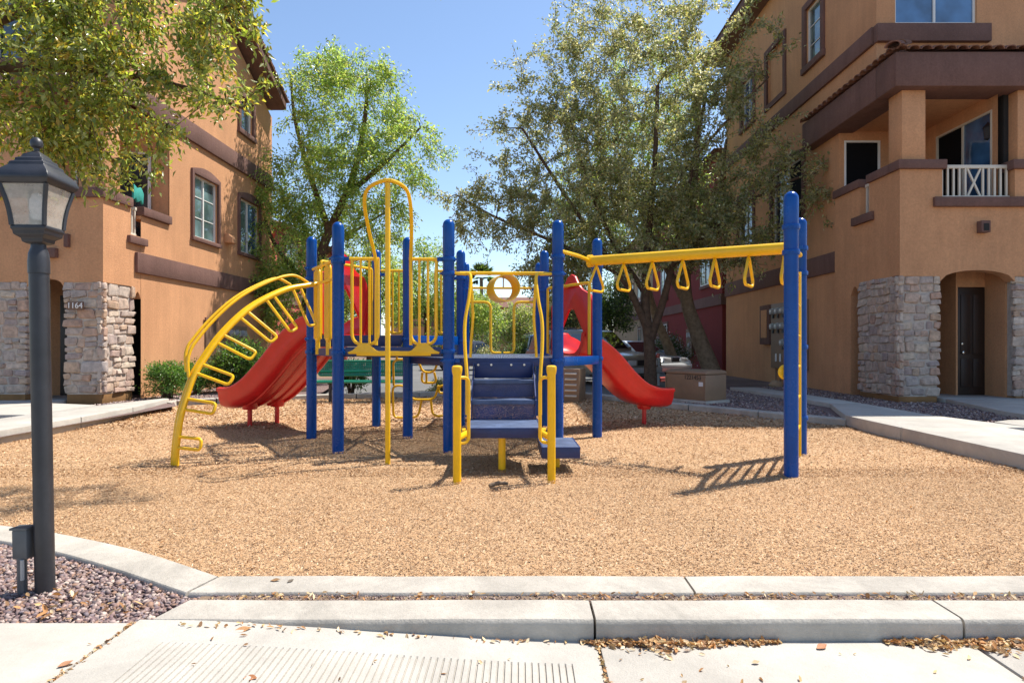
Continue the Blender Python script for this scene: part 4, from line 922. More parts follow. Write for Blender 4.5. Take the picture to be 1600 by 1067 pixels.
# ground floor entry
MB().box(9.79, 10.0, 12.48, 13.3, 0.1, 2.9).build('entry_wall', 'stucco', RH)
MB().box(8.0, 12, 14.5, 14.7, 0.1, 3.2).build('entry_wall', 'stucco', RH); MB().box(9.2, 9.8, 13.03, 13.2, 2.46, 3.9).build('door_head', 'stucco', RH); MB().box(9.16, 9.2, 13.0, 14.5, 0.1, 3.9).build('entry_wall', 'stucco', RH)
dr_ = MB().box(9.205, 9.785, 13.02, 13.07, 0.15, 2.45).build('entry_door', 'door', RH, bevel=0.004)
for x0, x1 in ((9.27, 9.46), (9.53, 9.72)):
    for z0, z1 in ((0.35,0.95),(1.05,2.3)): MB().box(x0, x1, 13.0, 13.022, z0, z1).build('door_panel', 'door', dr_, bevel=0.008)
MB().lathe([(0.001,-0.03),(0.028,-0.025),(0.028,0.0),(0.01,0.03)], (9.29,12.97,1.08), 12, 'Y').build('door_knob', 'chrome', dr_); MB().lathe([(0.001,-0.012),(0.024,-0.01),(0.024,0.02)], (9.29,12.99,1.26), 12, 'Y').build('lock', 'chrome', dr_)
vb = MB().box(9.02, 9.2, 12.08, 12.22, 3.45, 3.68).build('drain_vent', 'trim', RH, bevel=0.01); MB().box(9.06, 9.16, 12.07, 12.085, 3.48, 3.62).build('vent_hole', 'interior', vb)
# porch roof tiles: eave course and two behind, front and side
for row in range(4):
    for k in range(22):
        x = 7.42+0.235*k+0.01*random.random()
        if row and x < 7.42+0.3*row: continue
        shared('roof_tile', TILE, rfo, (x, 12.0+0.33*row, 7.0+0.12*row), (R(20),0,0))
    for k in range(17):
        y = 12.15+0.235*k
        if row and y < 12.15+0.3*row: continue
        if row < 2: shared('roof_tile', TILE, rfo, (7.24+0.2*row, y, 6.99+0.08*row), (R(20),0,R(-90)))
shared('roof_tile', TILE, rfo, (7.2, 11.96, 7.03), (R(20),0,R(-45)), (1.3,1.3,1.4)); shared('roof_tile', TILE, rfo, (7.45, 12.2, 7.17), (R(20),0,R(-45)), (1.3,1.3,1.3))
# meters and panel on the side wall
mp = MB().box(XR-0.10, XR+0.01, 16.3, 18.55, 0.55, 2.45).build('meter_cabinet', 'boxtan', RH, bevel=0.01)
MB().box(XR-0.13, XR+0.01, 18.62, 19.35, 1.25, 2.45).build('panel_frame', 'trim', RH, bevel=0.01); MB().box(XR-0.15, XR-0.12, 18.78, 19.2, 1.45, 2.3).build('panel_inset', 'stucco', RH)
for (y, z) in ((18.35,2.22),(18.0,2.22),(17.65,2.22),(18.35,1.78),(18.0,1.78),(17.65,1.78),(17.65,1.30)):
    mo = MB().lathe([(0.10,0),(0.10,-0.04),(0.085,-0.05),(0.085,-0.10),(0.001,-0.105)], (XR-0.10, y, z), 14, 'X').build('meter', 'metergrey', mp)
    MB().box(XR-0.212, XR-0.204, y-0.05, y+0.05, z-0.02, z+0.045).build('meter_face', 'paper', mo); MB().box(XR-0.14, XR-0.10, y-0.04, y+0.04, z-0.2, z-0.10).build('meter_base', 'black', mo)
for y in (18.15, 17.85): MB().box(XR-0.125, XR-0.10, y-0.03, y+0.03, 0.75, 0.98).build('label_plate', 'paper', mp)
for y in (18.3, 18.0, 17.7): MB().tube([(XR-0.05,y,0.56),(XR-0.05,y,0.1)], 0.02, 8).build('conduit', 'boxtan', mp)

# ---- left house: sunlit gable side
LH = thing('apartment_house', (-8.0, 11.75, 0.1), 'tan stucco house in sun on the left with gable roof and stone porch', 'house')
XL = -8.0; Lo = (XL, 12.95, 0.0)   # u = y - 12.95
def Hl(y0, y1, z0, z1): return (y0-12.95, y1-12.95, z0, z1)
v1_ = Hl(15.0, 16.2, 3.88, 5.42); v2_ = Hl(17.45, 18.75, 3.88, 5.42)
sh = lambda h, dz: (h[0], h[1], h[2]-dz, h[3]-dz)
wl_ = MB(); wallsheet(wl_, (XL,12.95,0), Y_, Z_, X_, 6.8, 3.88, []); wl_.build('side_wall', 'stucco', LH, smooth=0)
wl_ = MB(); wallsheet(wl_, (XL,14.0,3.88), Y_, Z_, X_, 5.75, 2.5, [(1.0,2.2,0.0,1.54),(3.45,4.75,0.0,1.54)]); wl_.build('side_wall', 'stucco', LH, smooth=0)
wl_ = MB(); wallsheet(wl_, (XL,12.4,6.38), Y_, Z_, X_, 7.35, 2.1, [(5.1,5.9,1.0,1.95)]); wl_.build('side_wall', 'stucco', LH, smooth=0)
MB().prism([(12.4,8.479),(19.75,8.479),(19.75,8.5),(15.6,10.5),(12.4,9.0)], XL-0.2, XL, 'X').build('gable', 'stucco', LH, smooth=0)
wl_ = MB(); wallsheet(wl_, (XL,19.75,0), -X_, Z_, Y_, 8, 8.48, []); wl_.build('rear_wall', 'stucco', LH, smooth=0)
wl_ = MB(); wallsheet(wl_, (XL,12.4,6.38), -X_, Z_, -Y_, 8, 2.6, [(1.0,2.6,0.6,2.0)]); wl_.build('front_wall', 'stucco', LH, smooth=0)
MB().box(-16, XL-0.25, 14.1, 19.6, 0, 6.3).build('core', 'interior', LH); MB().box(-16, XL-0.25, 12.6, 19.6, 6.4, 8.4).build('core', 'interior', LH)
window(LH, (XL,14.0,3.88), Y_, Z_, X_, (1.0,2.2,0.0,1.54), ['blindglass','blindglass'], 0.10, 0.13, 1, 2); window(LH, (XL,14.0,3.88), Y_, Z_, X_, (3.45,4.75,0.0,1.54), ['blindglass','blueglass'], 0.10, 0.13, 1)
window(LH, (XL,12.4,6.38), Y_, Z_, X_, (5.1,5.9,1.0,1.95), ['glass'], 0.14, 0.0, 0); window(LH, (XL,12.4,6.38), -X_, Z_, -Y_, (1.0,2.6,0.6,2.0), ['glass','glass'], 0.14)
MB().box(XL-0.1, XL+0.06, 12.75, 19.74, 2.74, 3.16).build('trim_band', 'trim', LH, bevel=0.01); MB().box(XL-0.1, XL+0.07, 12.4, 19.74, 6.15, 6.6).build('trim_band', 'trim', LH, bevel=0.01)
# gable roof
rake = [(11.5,8.72),(15.6,10.66),(19.72,8.72),(19.72,8.98),(15.6,10.95),(11.5,8.98)]
lr = MB().prism(rake, -16.5, XL+0.48, 'X').build('roof', 'trim', LH, smooth=0, bevel=0.02)
MB().prism([(11.45,8.985),(15.6,10.955),(19.8,8.985),(19.8,9.03),(15.6,11.01),(11.45,9.03)], -16.5, XL+0.53, 'X').build('roof_covering', 'tile', lr, smooth=0)
for k in range(18):
    for sgn, y0 in ((1, 19.85), (-1, 11.4)):
        y = y0-sgn*0.24*k
        if (sgn > 0 and y > 15.7) or (sgn < 0 and y < 15.4): shared('roof_tile', TILE, lr, (XL+0.42, y, 9.0+0.478*0.24*k+0.01), (R(24)*1, 0, 0 if sgn < 0 else R(180)), (1.1,0.8,1))
# porch of the left house
stone_pillar(LH, -8.75, -7.98, 11.75, 12.75, 0.30, 2.45, 51, 'fr'); stone_pillar(LH, -10.4, -9.46, 11.75, 12.5, 0.30, 2.45, 71, 'f')
MB().prism(arch_poly(-9.46, -8.75, 2.35, 0.16, 4.05), 11.78, 12.02, 'Y').build('porch_arch', 'stucco', LH, smooth=20)
MB().box(-8.749, -8.0, 11.78, 12.02, 2.44, 4.05).build('porch_wall', 'stucco', LH); MB().box(-14, -9.461, 11.78, 12.02, 2.44, 4.05).build('porch_wall', 'stucco', LH)
MB().box(-8.25, -8.002, 12.021, 12.62, 2.44, 4.05).build('side_parapet', 'stucco', LH); MB().box(-8.25, -8.002, 12.95, 14.0, 3.88, 3.95).build('side_parapet', 'stucco', LH)
MB().prism([(12.621,3.5),(12.621,2.44),(12.75,2.44)]+[(12.75+0.2*j/4, 2.2+0.15*math.sin(math.pi*j/4)) for j in range(5)]+[(12.95,3.5)], -8.2, -8.004, 'X').build('side_arch', 'stucco', LH)
MB().box(-14, -7.94, 11.70, 12.08, 4.05, 4.24).build('parapet_cap', 'trim', LH, bevel=0.012); MB().box(-8.31, -7.94, 12.081, 12.62, 4.05, 4.24).build('parapet_cap', 'trim', LH, bevel=0.012); MB().box(-8.31, -7.93, 12.95, 14.0, 3.96, 4.14).build('parapet_cap', 'trim', LH, bevel=0.012)
MB().box(-8.1, -7.93, 12.5, 13.1, 3.32, 3.47).build('balcony_sill', 'trim', LH, bevel=0.01)
railing(LH, (-8.1,12.64,0), (-8.1,12.94,0), 3.5, 4.08, 3)
railing(LH, (-12.5,11.9,0), (-9.2,11.9,0), 4.25, 4.6, 20)
MB().box(-14, -8.25, 12.02, 14.0, 3.30, 3.49).build('balcony_floor', 'stucco', LH)
MB().box(-8.5, -8.01, 11.82, 12.3, 4.24, 6.1).build('balcony_column', 'stucco', LH, bevel=0.01); MB().box(-10.2, -9.6, 11.82, 12.3, 4.24, 6.1).build('balcony_column', 'stucco', LH, bevel=0.01)
MB().box(-14, -7.8, 11.5, 12.39, 6.1, 6.6).build('roof_beam', 'trim', LH, bevel=0.03); MB().box(-14, XL-0.001, 12.4, 14.1, 6.15, 6.37).build('balcony_ceiling', 'stucco', LH)
MB().box(-14, -8.02, 14.0, 14.09, 3.49, 6.14).build('balcony_back_wall', 'stucco', LH)
window(LH, (-10.4,14.0,3.49), X_, Z_, -Y_, (0.3,2.0,0.05,2.1), ['screen','glass'], 0.1, 0, 1, recess=-0.03, surround=False)
MB().box(-11, -8.76, 13.3, 13.5, 0.1, 3.0).build('entry_wall', 'stucco', LH)
ld_ = MB().box(-9.9, -9.0, 13.22, 13.27, 0.15, 2.3).build('entry_door', 'door', LH, bevel=0.005)
for x0, x1 in ((-9.8,-9.5),(-9.4,-9.1)):
    for z0, z1 in ((0.35,1.0),(1.1,2.15)): MB().box(x0, x1, 13.2, 13.222, z0, z1).build('door_panel', 'door', ld_, bevel=0.008)
carriage_lamp(LH, -8.95, 12.9, 1.95)
pl_ = MB().box(-8.60, -8.30, 11.66, 11.69, 1.90, 2.06).build('number_plaque', 'boxbrown', LH, bevel=0.004)
text_mesh('house_number', '1164', 0.15, 'paper', pl_, (-8.45,11.655,1.98), (R(90),0,0))
vl = MB().prism([(3.98,0),(4.22,0),(4.22,0.12),(4.1,0.22),(3.98,0.22)], 16.55, 16.85, frame=(Vector((XL,0,0)), Z_, X_, Y_)).build('exhaust_hood', 'stucco', LH, bevel=0.02)
ub = MB().box(XL-0.02, XL+0.03, 15.55, 16.1, 0.55, 1.85).build('utility_door', 'boxbrown', LH, bevel=0.006); MB().box(XL+0.03, XL+0.06, 15.5, 16.15, 1.85, 1.93).build('door_head', 'trim', ub)
mc = MB().box(XL-0.01, XL+0.12, 16.5, 17.7, 0.5, 1.75).build('meter_cabinet', 'boxtan', LH, bevel=0.01)
for (y, z) in ((16.7,1.55),(17.05,1.55),(17.4,1.55),(16.7,1.1),(17.05,1.1)): MB().lathe([(0.10,0),(0.10,0.04),(0.085,0.05),(0.085,0.10),(0.001,0.105)], (XL+0.12, y, z), 14, 'X').build('meter', 'metergrey', mc)
MB().box(-8.7, -8.62, 11.70, 11.78, 3.1, 3.35).build('wall_box', 'trim', LH, bevel=0.006); MB().box(-9.05, -8.85, 11.68, 11.78, 2.9, 3.08).build('drain_vent', 'trim', LH, bevel=0.006)
tc_ = MB().prism([(12.60,4.20),(12.68,4.26),(12.74,4.18),(12.85,4.24),(12.93,4.17),(12.95,4.4),(12.86,4.52),(12.74,4.47),(12.62,4.54)], -7.98, -7.93, 'X').build('hanging_cloth', 'teal', None, bevel=0.015)
tag(tc_, 'teal cloth hanging over the sunlit house balcony edge', 'cloth')

# ---- buildings beyond
def far_house(name, loc, label, x0, x1, y0, y1, h, mat, face, rows, band, group='houses beyond the driveway'):
    o = thing(name, loc, label, 'house', group)
    MB().box(x0, x1, y0, y1, 0, h).build('wall', mat, o, smooth=0)
    r = MB(); e_ = 0.5; rx = min(3, (x1-x0)/2.2); ry = min(3, (y1-y0)/2.2)
    r.add([(x0-e_,y0-e_,h),(x1+e_,y0-e_,h),(x1+e_,y1+e_,h),(x0-e_,y1+e_,h),(x0+rx,y0+ry,h+1.3),(x1-rx,y0+ry,h+1.3),(x1-rx,y1-ry,h+1.3),(x0+rx,y1-ry,h+1.3)],[(0,1,5,4),(1,2,6,5),(2,3,7,6),(3,0,4,7),(4,5,6,7),(0,3,2,1)])
    r.build('roof', 'tile', o, smooth=0)
    for z in band: MB().box(x0-0.07, x1+0.07, y0-0.07, y1+0.07, z, z+0.45).build('trim_band', 'trim', o, smooth=0)
    for (fc, a, b, z0, z1) in rows:
        if fc == 'l': oo, uu, nn_ = (x0,0,0), Y_, -X_
        elif fc == 'r': oo, uu, nn_ = (x1,0,0), Y_, X_
        else: oo, uu, nn_ = (0,y0,0), X_, -Y_
        window(o, oo, uu, Z_, nn_, (a,b,z0,z1), ['glass','blindglass'], 0.14, 0, 1, recess=-0.02)
    return o
sa = far_house('salmon_house', (-12,30,0), 'salmon pink house beyond the sunlit tan house', -18, -9.6, 24, 34, 5.9, 'salmon', 'r', [('r',25,26.2,3.9,5.4),('r',28,29.5,3.9,5.4),('r',26,27.2,0.9,2.3),('f',-12,-10.8,3.9,5.4)], [2.9])
rd = far_house('red_house', (12,32,0), 'dark red stucco house beyond the shaded balcony house', 8.3, 17, 25.5, 39, 9.2, 'redstucco', 'l', [('l',27,28.4,3.9,5.6),('l',31,32.5,3.9,5.6),('l',35,36.4,3.9,5.6),('l',35,36.4,0.9,2.4)], [2.9, 6.1])
mr = MB().box(8.16, 8.29, 29.6, 30.6, 0.7, 2.0).build('meter_cabinet', 'boxbrown', rd)
for y, z in ((29.8,1.7),(30.2,1.7),(30.0,1.2)): MB().lathe([(0.12,0),(0.12,-0.06),(0.001,-0.07)], (8.16,y,z), 10, 'X').build('meter', 'metergrey', mr)
bg_ = far_house('beige_house', (12,52,0), 'beige house with stone tower at the far end of the driveway', 9.3, 20, 42, 62, 9.5, 'beige', 'l', [('l',47.5,49,4.6,6.2),('l',51,52.5,4.6,6.2),('l',55,56.5,4.6,6.2),('l',47.5,49,1.0,2.5),('l',58,59.5,4.6,6.2)], [3.2])
stone_pillar(bg_, 8.9, 10.4, 43.6, 46.4, 0.2, 4.9, 91, ''); railing(bg_, (9.2,42.0,0), (9.2,43.5,0), 3.5, 4.4, 7)
far_house('tan_house', (-2,68,0), 'low tan house closing the view behind the hedge', -14, 9, 66, 76, 5.2, 'stucco', 'f', [('f',-9,-7.5,1.4,2.9),('f',-5,-3.5,1.4,2.9),('f',-1.5,0,1.4,2.9),('f',2,3.5,1.4,2.9)], [3.2])
# ------------------------------------------------------------------ trees and shrubs
LQ = np.array([(0,0,0),(0.42,0.5,0.10),(1,0,-0.06),(0.42,-0.5,0.10)], float)   # folded leaf: base, side, tip, side
def leaf_cloud(name, pos, dirs, size, cols, parent, mat='leaf', var=0.2, wid=0.42):
    n = len(pos)
    d = dirs/np.linalg.norm(dirs, axis=1, keepdims=True)
    r = RNG.normal(size=(n, 3)); r[:, 2] += 0.9; s = np.cross(d, r); s /= np.linalg.norm(s, axis=1, keepdims=True)+1e-9; u = np.cross(s, d)
    L = size[:, None]
    V = np.stack([pos + L*(q[0]*d + q[1]*wid*s + q[2]*u) for q in LQ], 1)
    F = np.concatenate([np.array([[0,1,2]]) + (np.arange(n)*4)[:, None], np.array([[0,2,3]]) + (np.arange(n)*4)[:, None]])
    t = pick(cols, n, var); T = np.concatenate([t, t])
    o = raw_mesh(name, V.reshape(-1, 3), F, mat, T, parent=parent); o['kind'] = 'stuff'
    return o
def make_tree(name, label, group, base, limbs, blobs, leaf, per, spread, cols, bark, twig_len=(0.5,1.2), droop=0.0, seed=1, twig_r=0.008, var=0.2, lmat='leaf'):
    global RNG
    RNG = np.random.default_rng(seed); rnd = random.Random(seed)
    t = thing(name, base, label, 'tree', group); B = Vector(base)
    tk = MB(); samp = []
    for pts, ra, rb in limbs:
        P = smoothpath(pts, 6); m = len(P)
        tk.tube(P, [ra+(rb-ra)*(i/(m-1))**0.8 for i in range(m)], 9)
        for i, p in enumerate(P):
            if i > m*0.25: samp.append((p, ra+(rb-ra)*(i/(m-1))))
    S = np.array([tuple(p) for p, _ in samp])
    ends = []
    for c, rad, k in blobs:
        q = RNG.normal(size=(k, 3)); q /= np.linalg.norm(q, axis=1, keepdims=True); rr = RNG.uniform(0.25, 1, k)**0.5
        ends.append(np.array(c)+q*rr[:, None]*np.array(rad))
    E = np.concatenate(ends)
    tw = MB(); lp, ldir = [], []
    # boughs: group the twigs through intermediate nodes so that branches fork
    order = sorted(range(len(E)), key=lambda i: np.min(np.sum((S-E[i])**2, 1)))
    nodes = S.copy(); nrad = [min(0.035, r) for _, r in samp]
    for i in order:
        e_ = E[i]; d2 = np.sum((nodes-e_)**2, 1); j = int(np.argmin(d2 + 0.3*np.maximum(0, nodes[:, 2]-e_[2])**2)); a = Vector(nodes[j]); b = Vector(e_); L = (b-a).length
        if L < 0.05: continue
        dv = (b-a).normalized(); ctl = a.lerp(b, 0.5)+Vector((rnd.gauss(0,0.07), rnd.gauss(0,0.07), 0.10+rnd.gauss(0,0.05)))*L
        tip = b+(b-ctl).normalized()*rnd.uniform(*twig_len)*0.5+Vector((0,0,-droop*rnd.random()))
        P = smoothpath([a, ctl, b, tip], 3); m = len(P); r0 = max(twig_r, min(nrad[j]*0.75, 0.012+0.014*L))
        tw.tube(P, [r0+(twig_r*0.5-r0)*(q/(m-1)) for q in range(m)], 4)
        new = np.array([tuple(p) for p in P[2:-2:2]])
        if len(new): nodes = np.concatenate([nodes, new]); nrad += [r0*0.7]*len(new)
        n = int(per*rnd.uniform(0.5, 1.5)); ts = RNG.uniform(0.35, 1.02, n)*(m-1)
        i0 = np.clip(ts.astype(int), 0, m-2); fr = (ts-i0)[:, None]; PP = np.array([tuple(p) for p in P])
        base_p = PP[i0]*(1-fr)+PP[i0+1]*fr; ax_ = PP[i0+1]-PP[i0]; ax_ /= np.linalg.norm(ax_, axis=1, keepdims=True)+1e-9
        off = RNG.normal(size=(n, 3))*spread
        lp.append(base_p+off); ldir.append(ax_*0.7+RNG.normal(size=(n, 3))*0.7+np.array([0,0,-0.25]))
    to = tk.build('trunk', bark, t, smooth=60)
    bo = tw.build('branches', bark, t, smooth=60); bo['kind'] = 'stuff'
    P = np.concatenate(lp)-np.array(base); D = np.concatenate(ldir)
    leaf_cloud('crown', P, D, RNG.uniform(leaf*0.7, leaf*1.3, len(P)), cols, t, var=var, mat=lmat)
    return t
OLIVE = [(0.34,0.335,0.17),(0.42,0.40,0.22),(0.26,0.275,0.12),(0.52,0.49,0.30),(0.50,0.45,0.16),(0.36,0.38,0.20),(0.22,0.27,0.08)]
FRESH = [(0.275, 0.383, 0.085), (0.365, 0.478, 0.119), (0.228, 0.329, 0.085), (0.457, 0.52, 0.135), (0.518, 0.52, 0.169), (0.305, 0.411, 0.151)]
LIVE = [(0.23,0.29,0.06),(0.30,0.345,0.075),(0.17,0.22,0.05),(0.38,0.40,0.10),(0.48,0.44,0.10),(0.34,0.37,0.16),(0.45,0.33,0.08),(0.27,0.32,0.10)]
DARKG = [(0.06, 0.098, 0.03), (0.083, 0.128, 0.038), (0.112, 0.15, 0.045)]
# big olive-leaved tree right of the play structure (three dark stems)
bx, by = 3.62, 17.3
make_tree('evergreen_elm', 'large olive green tree with dark forked stems behind the hanging rings', 'trees around the playground', (bx,by,0.1),
  [([(bx,by,0.05),(bx-0.03,by,1.2),(bx-0.15,by,2.4),(bx-0.05,by+0.2,4.0),(bx+0.1,by,6.0),(bx+0.2,by,8.5)],0.20,0.05),
   ([(bx,by,1.4),(bx+0.35,by-0.2,2.6),(bx+0.7,by-0.3,4.2),(bx+1.1,by-0.3,6.2),(bx+1.5,by-0.2,8.2)],0.13,0.04),
   ([(bx-0.05,by,1.6),(bx-0.7,by-0.2,2.9),(bx-1.5,by-0.3,4.0),(bx-2.6,by-0.4,5.6),(bx-3.6,by-0.3,7.2)],0.12,0.03),
   ([(bx-0.1,by,2.6),(bx-1.0,by+0.4,4.2),(bx-1.8,by+0.5,6.2),(bx-2.4,by+0.4,8.4)],0.09,0.03),
   ([(bx+0.5,by-0.3,3.4),(bx+1.8,by-0.8,4.6),(bx+3.1,by-1.2,5.4),(bx+4.2,by-1.6,5.7)],0.08,0.02),
   ([(bx-0.9,by-0.2,3.2),(bx-2.6,by-0.4,4.0),(bx-4.3,by-0.5,4.7),(bx-5.4,by-0.6,5.3)],0.07,0.02),
   ([(bx+0.1,by,5.0),(bx+1.5,by-0.5,6.8),(bx+3.0,by-0.8,8.4)],0.07,0.02)],
  [((bx-0.3,by-0.2,7.6),(2.7,2.2,3.3),270),((bx-2.5,by-0.3,6.3),(2.1,1.8,2.4),170),((bx+1.6,by-0.6,6.6),(1.7,1.4,2.5),110),((bx-0.4,by-0.6,4.4),(2.8,1.7,1.3),170),
   ((bx-4.4,by-0.5,4.9),(1.6,1.0,0.9),75),((bx+3.4,by-1.5,5.5),(1.4,0.8,0.7),34),((bx+1.8,by-0.9,4.2),(1.6,1.0,1.0),70),((bx+2.4,by-0.7,9.2),(0.9,0.9,1.6),24),((bx-0.5,by,10.3),(2.5,1.8,1.5),90),((bx-2.9,by-0.3,8.4),(1.2,1.0,1.6),40),((bx+4.3,by-1.8,4.9),(0.7,0.5,0.4),14),((bx-2.7,by-0.2,3.3),(1.1,0.8,0.75),55)],
  0.10, 86, 0.07, OLIVE, 'bark', seed=3, twig_len=(0.6,1.6), lmat='glossyleaf')
# leaning thick trunk by the tan cabinet, bright crown above
lx, ly = 5.75, 18.3
make_tree('mesquite_tree', 'tree with thick pale leaning trunk behind the tan utility cabinet', 'trees around the playground', (lx,ly,0.1),
  [([(lx,ly,0.0),(lx-0.12,ly,0.5),(lx-0.5,ly,1.5),(lx-0.85,ly,2.6),(lx-0.8,ly+0.2,4.0),(lx-0.5,ly+0.3,6.5),(lx-0.4,ly+0.3,9)],0.34,0.07),
   ([(lx-0.8,ly,2.4),(lx-1.6,ly+0.3,4.0),(lx-2.4,ly+0.5,6.0)],0.16,0.04),([(lx-0.8,ly+0.1,3.4),(lx+0.2,ly+0.6,5.4),(lx+0.6,ly+0.8,7.6)],0.14,0.04)],
  [((lx-1.9,ly+1.0,6.4),(1.8,1.5,2.4),85),((lx-2.8,ly+1.2,5.2),(1.8,1.4,1.6),60),((lx-1.6,ly+0.8,9.4),(1.6,1.6,1.6),45)], 0.10, 60, 0.07, OLIVE+FRESH[:2], 'bark2', seed=5)
kx, ky = 5.9, 23.5
make_tree('shade_tree', 'tree with pale leaning trunk in front of the red house', 'trees around the playground', (kx,ky,0.07),
  [([(kx,ky,0.0),(kx-0.25,ky,1.0),(kx-0.75,ky,2.2),(kx-1.1,ky,3.6),(kx-1.2,ky+0.2,6.0),(kx-1.0,ky+0.2,8.6)],0.26,0.06),([(kx-1.0,ky,3.0),(kx-2.2,ky,4.8),(kx-3.0,ky,7.0)],0.12,0.04)],
  [((kx-1.6,ky,7.2),(3.0,2.2,3.0),170),((kx-3.2,ky,5.6),(2.0,1.6,1.8),80),((kx-1.0,ky,10.5),(2.4,2.0,1.8),80)], 0.13, 55, 0.13, FRESH, 'bark2', seed=6)
# bright green ash behind the left slide
ax0, ay0 = -6.95, 19.4
make_tree('ash_tree', 'tall bright green tree behind the left slide and yellow pole hoop', 'trees around the playground', (ax0,ay0,0.0),
  [([(ax0,ay0,0.0),(ax0+0.1,ay0,1.5),(ax0+0.35,ay0,3.2),(ax0+0.9,ay0,4.8),(ax0+1.6,ay0,6.4),(ax0+2.0,ay0,8.2),(ax0+2.1,ay0,9.6)],0.26,0.04),
   ([(ax0+0.9,ay0,4.8),(ax0+0.4,ay0-0.2,6.4),(ax0-0.1,ay0-0.2,8.2),(ax0-0.3,ay0,9.6)],0.12,0.03),([(ax0+1.5,ay0,6.0),(ax0+2.8,ay0-0.2,7.0),(ax0+3.8,ay0-0.2,8.0)],0.11,0.03),
   ([(ax0+0.3,ay0,3.0),(ax0-0.7,ay0-0.2,4.3),(ax0-1.2,ay0-0.2,5.6)],0.10,0.03),([(ax0+0.6,ay0,4.0),(ax0+2.0,ay0-0.3,4.9),(ax0+3.2,ay0-0.3,5.6)],0.08,0.02)],
  [((ax0+1.4,ay0-0.2,8.2),(2.0,1.7,2.1),180),((ax0+3.2,ay0-0.2,7.2),(1.5,1.3,1.4),70),((ax0+0.4,ay0-0.2,6.2),(1.7,1.4,1.3),85),((ax0+2.2,ay0-0.3,5.2),(1.6,1.2,1.0),75),((ax0-0.7,ay0-0.2,4.4),(1.5,1.2,1.9),150),((ax0+0.2,ay0-0.2,2.7),(1.7,1.1,1.2),90),((ax0+0.7,ay0-0.1,9.9),(1.1,0.9,0.5),24),((ax0+2.7,ay0-0.2,9.3),(0.8,0.8,0.7),20)],
  0.105, 76, 0.10, FRESH, 'bark', seed=8, twig_len=(0.5,1.3), droop=0.25, lmat='glossyleaf')
# live oak whose low boughs hang in from the upper left (its trunk stands outside the picture)
ox, oy = -5.6, 4.6
make_tree('live_oak', 'glossy leaved tree whose boughs hang over the lamp post', 'trees around the playground', (ox,oy,0.03),
  [([(ox,oy,0.0),(ox+0.05,oy,1.2),(ox+0.3,oy,2.3),(ox+0.9,oy+0.1,3.3),(ox+1.8,oy+0.2,3.9),(ox+2.8,oy+0.3,4.2)],0.16,0.025),
   ([(ox+0.3,oy,2.3),(ox+0.4,oy+0.3,3.4),(ox+0.9,oy+0.5,4.6),(ox+1.7,oy+0.6,5.6)],0.10,0.03),([(ox+0.9,oy+0.1,3.3),(ox+1.8,oy+0.4,3.5),(ox+2.7,oy+0.5,3.4),(ox+3.3,oy+0.5,3.2)],0.05,0.012),
   ([(ox+1.7,oy+0.6,5.6),(ox+2.8,oy+1.2,5.8),(ox+3.8,oy+1.7,5.75),(ox+4.6,oy+2.0,5.6)],0.04,0.012),([(ox+0.3,oy,2.4),(ox-0.6,oy+0.2,3.6),(ox-1.2,oy+0.3,5.0)],0.09,0.03),([(ox+1.8,oy+0.2,3.9),(ox+2.6,oy-0.1,3.9),(ox+3.2,oy-0.2,3.9)],0.03,0.01)],
  [((ox+1.5,oy+0.3,3.55),(1.05,0.7,0.75),125),((ox+0.6,oy+0.2,3.3),(0.9,0.8,0.75),80),((ox+2.5,oy+0.3,3.75),(0.75,0.5,0.6),75),((ox+2.2,oy+0.4,2.95),(0.6,0.4,0.28),38),((ox+1.0,oy+0.2,4.7),(1.2,0.8,0.6),22),((ox-0.6,oy+0.2,4.4),(1.0,0.9,0.8),22),((ox+4.3,oy+1.9,5.6),(0.95,0.5,0.3),20),((ox+3.15,oy+0.3,3.5),(0.42,0.35,0.55),20),((ox+3.3,oy,4.0),(0.4,0.3,0.25),12)],
  0.058, 74, 0.05, LIVE, 'bark', seed=11, twig_len=(0.25,0.6), twig_r=0.004, droop=0.1, lmat='glossyleaf', var=0.3)
# far trees that close the view
far = [((-6.3,40,0),4.4,8.2,'tall light green far tree left of the pole hoop base',FRESH),((-3.4,40,0),4.2,5.2,'tree with light green crown left of centre beyond the driveway',FRESH),((-0.4,50,0),3.2,4.6,'small pale green tree beyond the parked cars',FRESH+OLIVE),((3.4,44,0),3.4,6.2,'dark green tree right of centre beyond the driveway',DARKG+OLIVE[:2]),
       ((-8.2,33,0),4.2,7.2,'green tree in front of the salmon house',FRESH),((6.8,47,0),3.0,6.5,'dark tree beside the beige house',DARKG+FRESH[:1])]
for i, (b, w, h, lab, cols) in enumerate(far):
    make_tree('far_tree', lab, 'trees beyond the driveway', b, [([(b[0],b[1],0),(b[0]+0.1,b[1],h*0.3),(b[0]-0.1,b[1],h*0.6),(b[0],b[1],h*0.9)],0.16,0.05),([(b[0],b[1],h*0.3),(b[0]+w*0.25,b[1],h*0.6)],0.08,0.04),([(b[0],b[1],h*0.35),(b[0]-w*0.25,b[1],h*0.62)],0.08,0.04)],
      [((b[0],b[1],h*0.66),(w*0.5,w*0.5,h*0.33),120),((b[0]-w*0.25,b[1]-0.3,h*0.5),(w*0.3,w*0.3,h*0.2),40),((b[0]+w*0.25,b[1]-0.3,h*0.55),(w*0.3,w*0.3,h*0.22),40)], 0.2, 40, 0.2, cols, 'bark', seed=20+i)
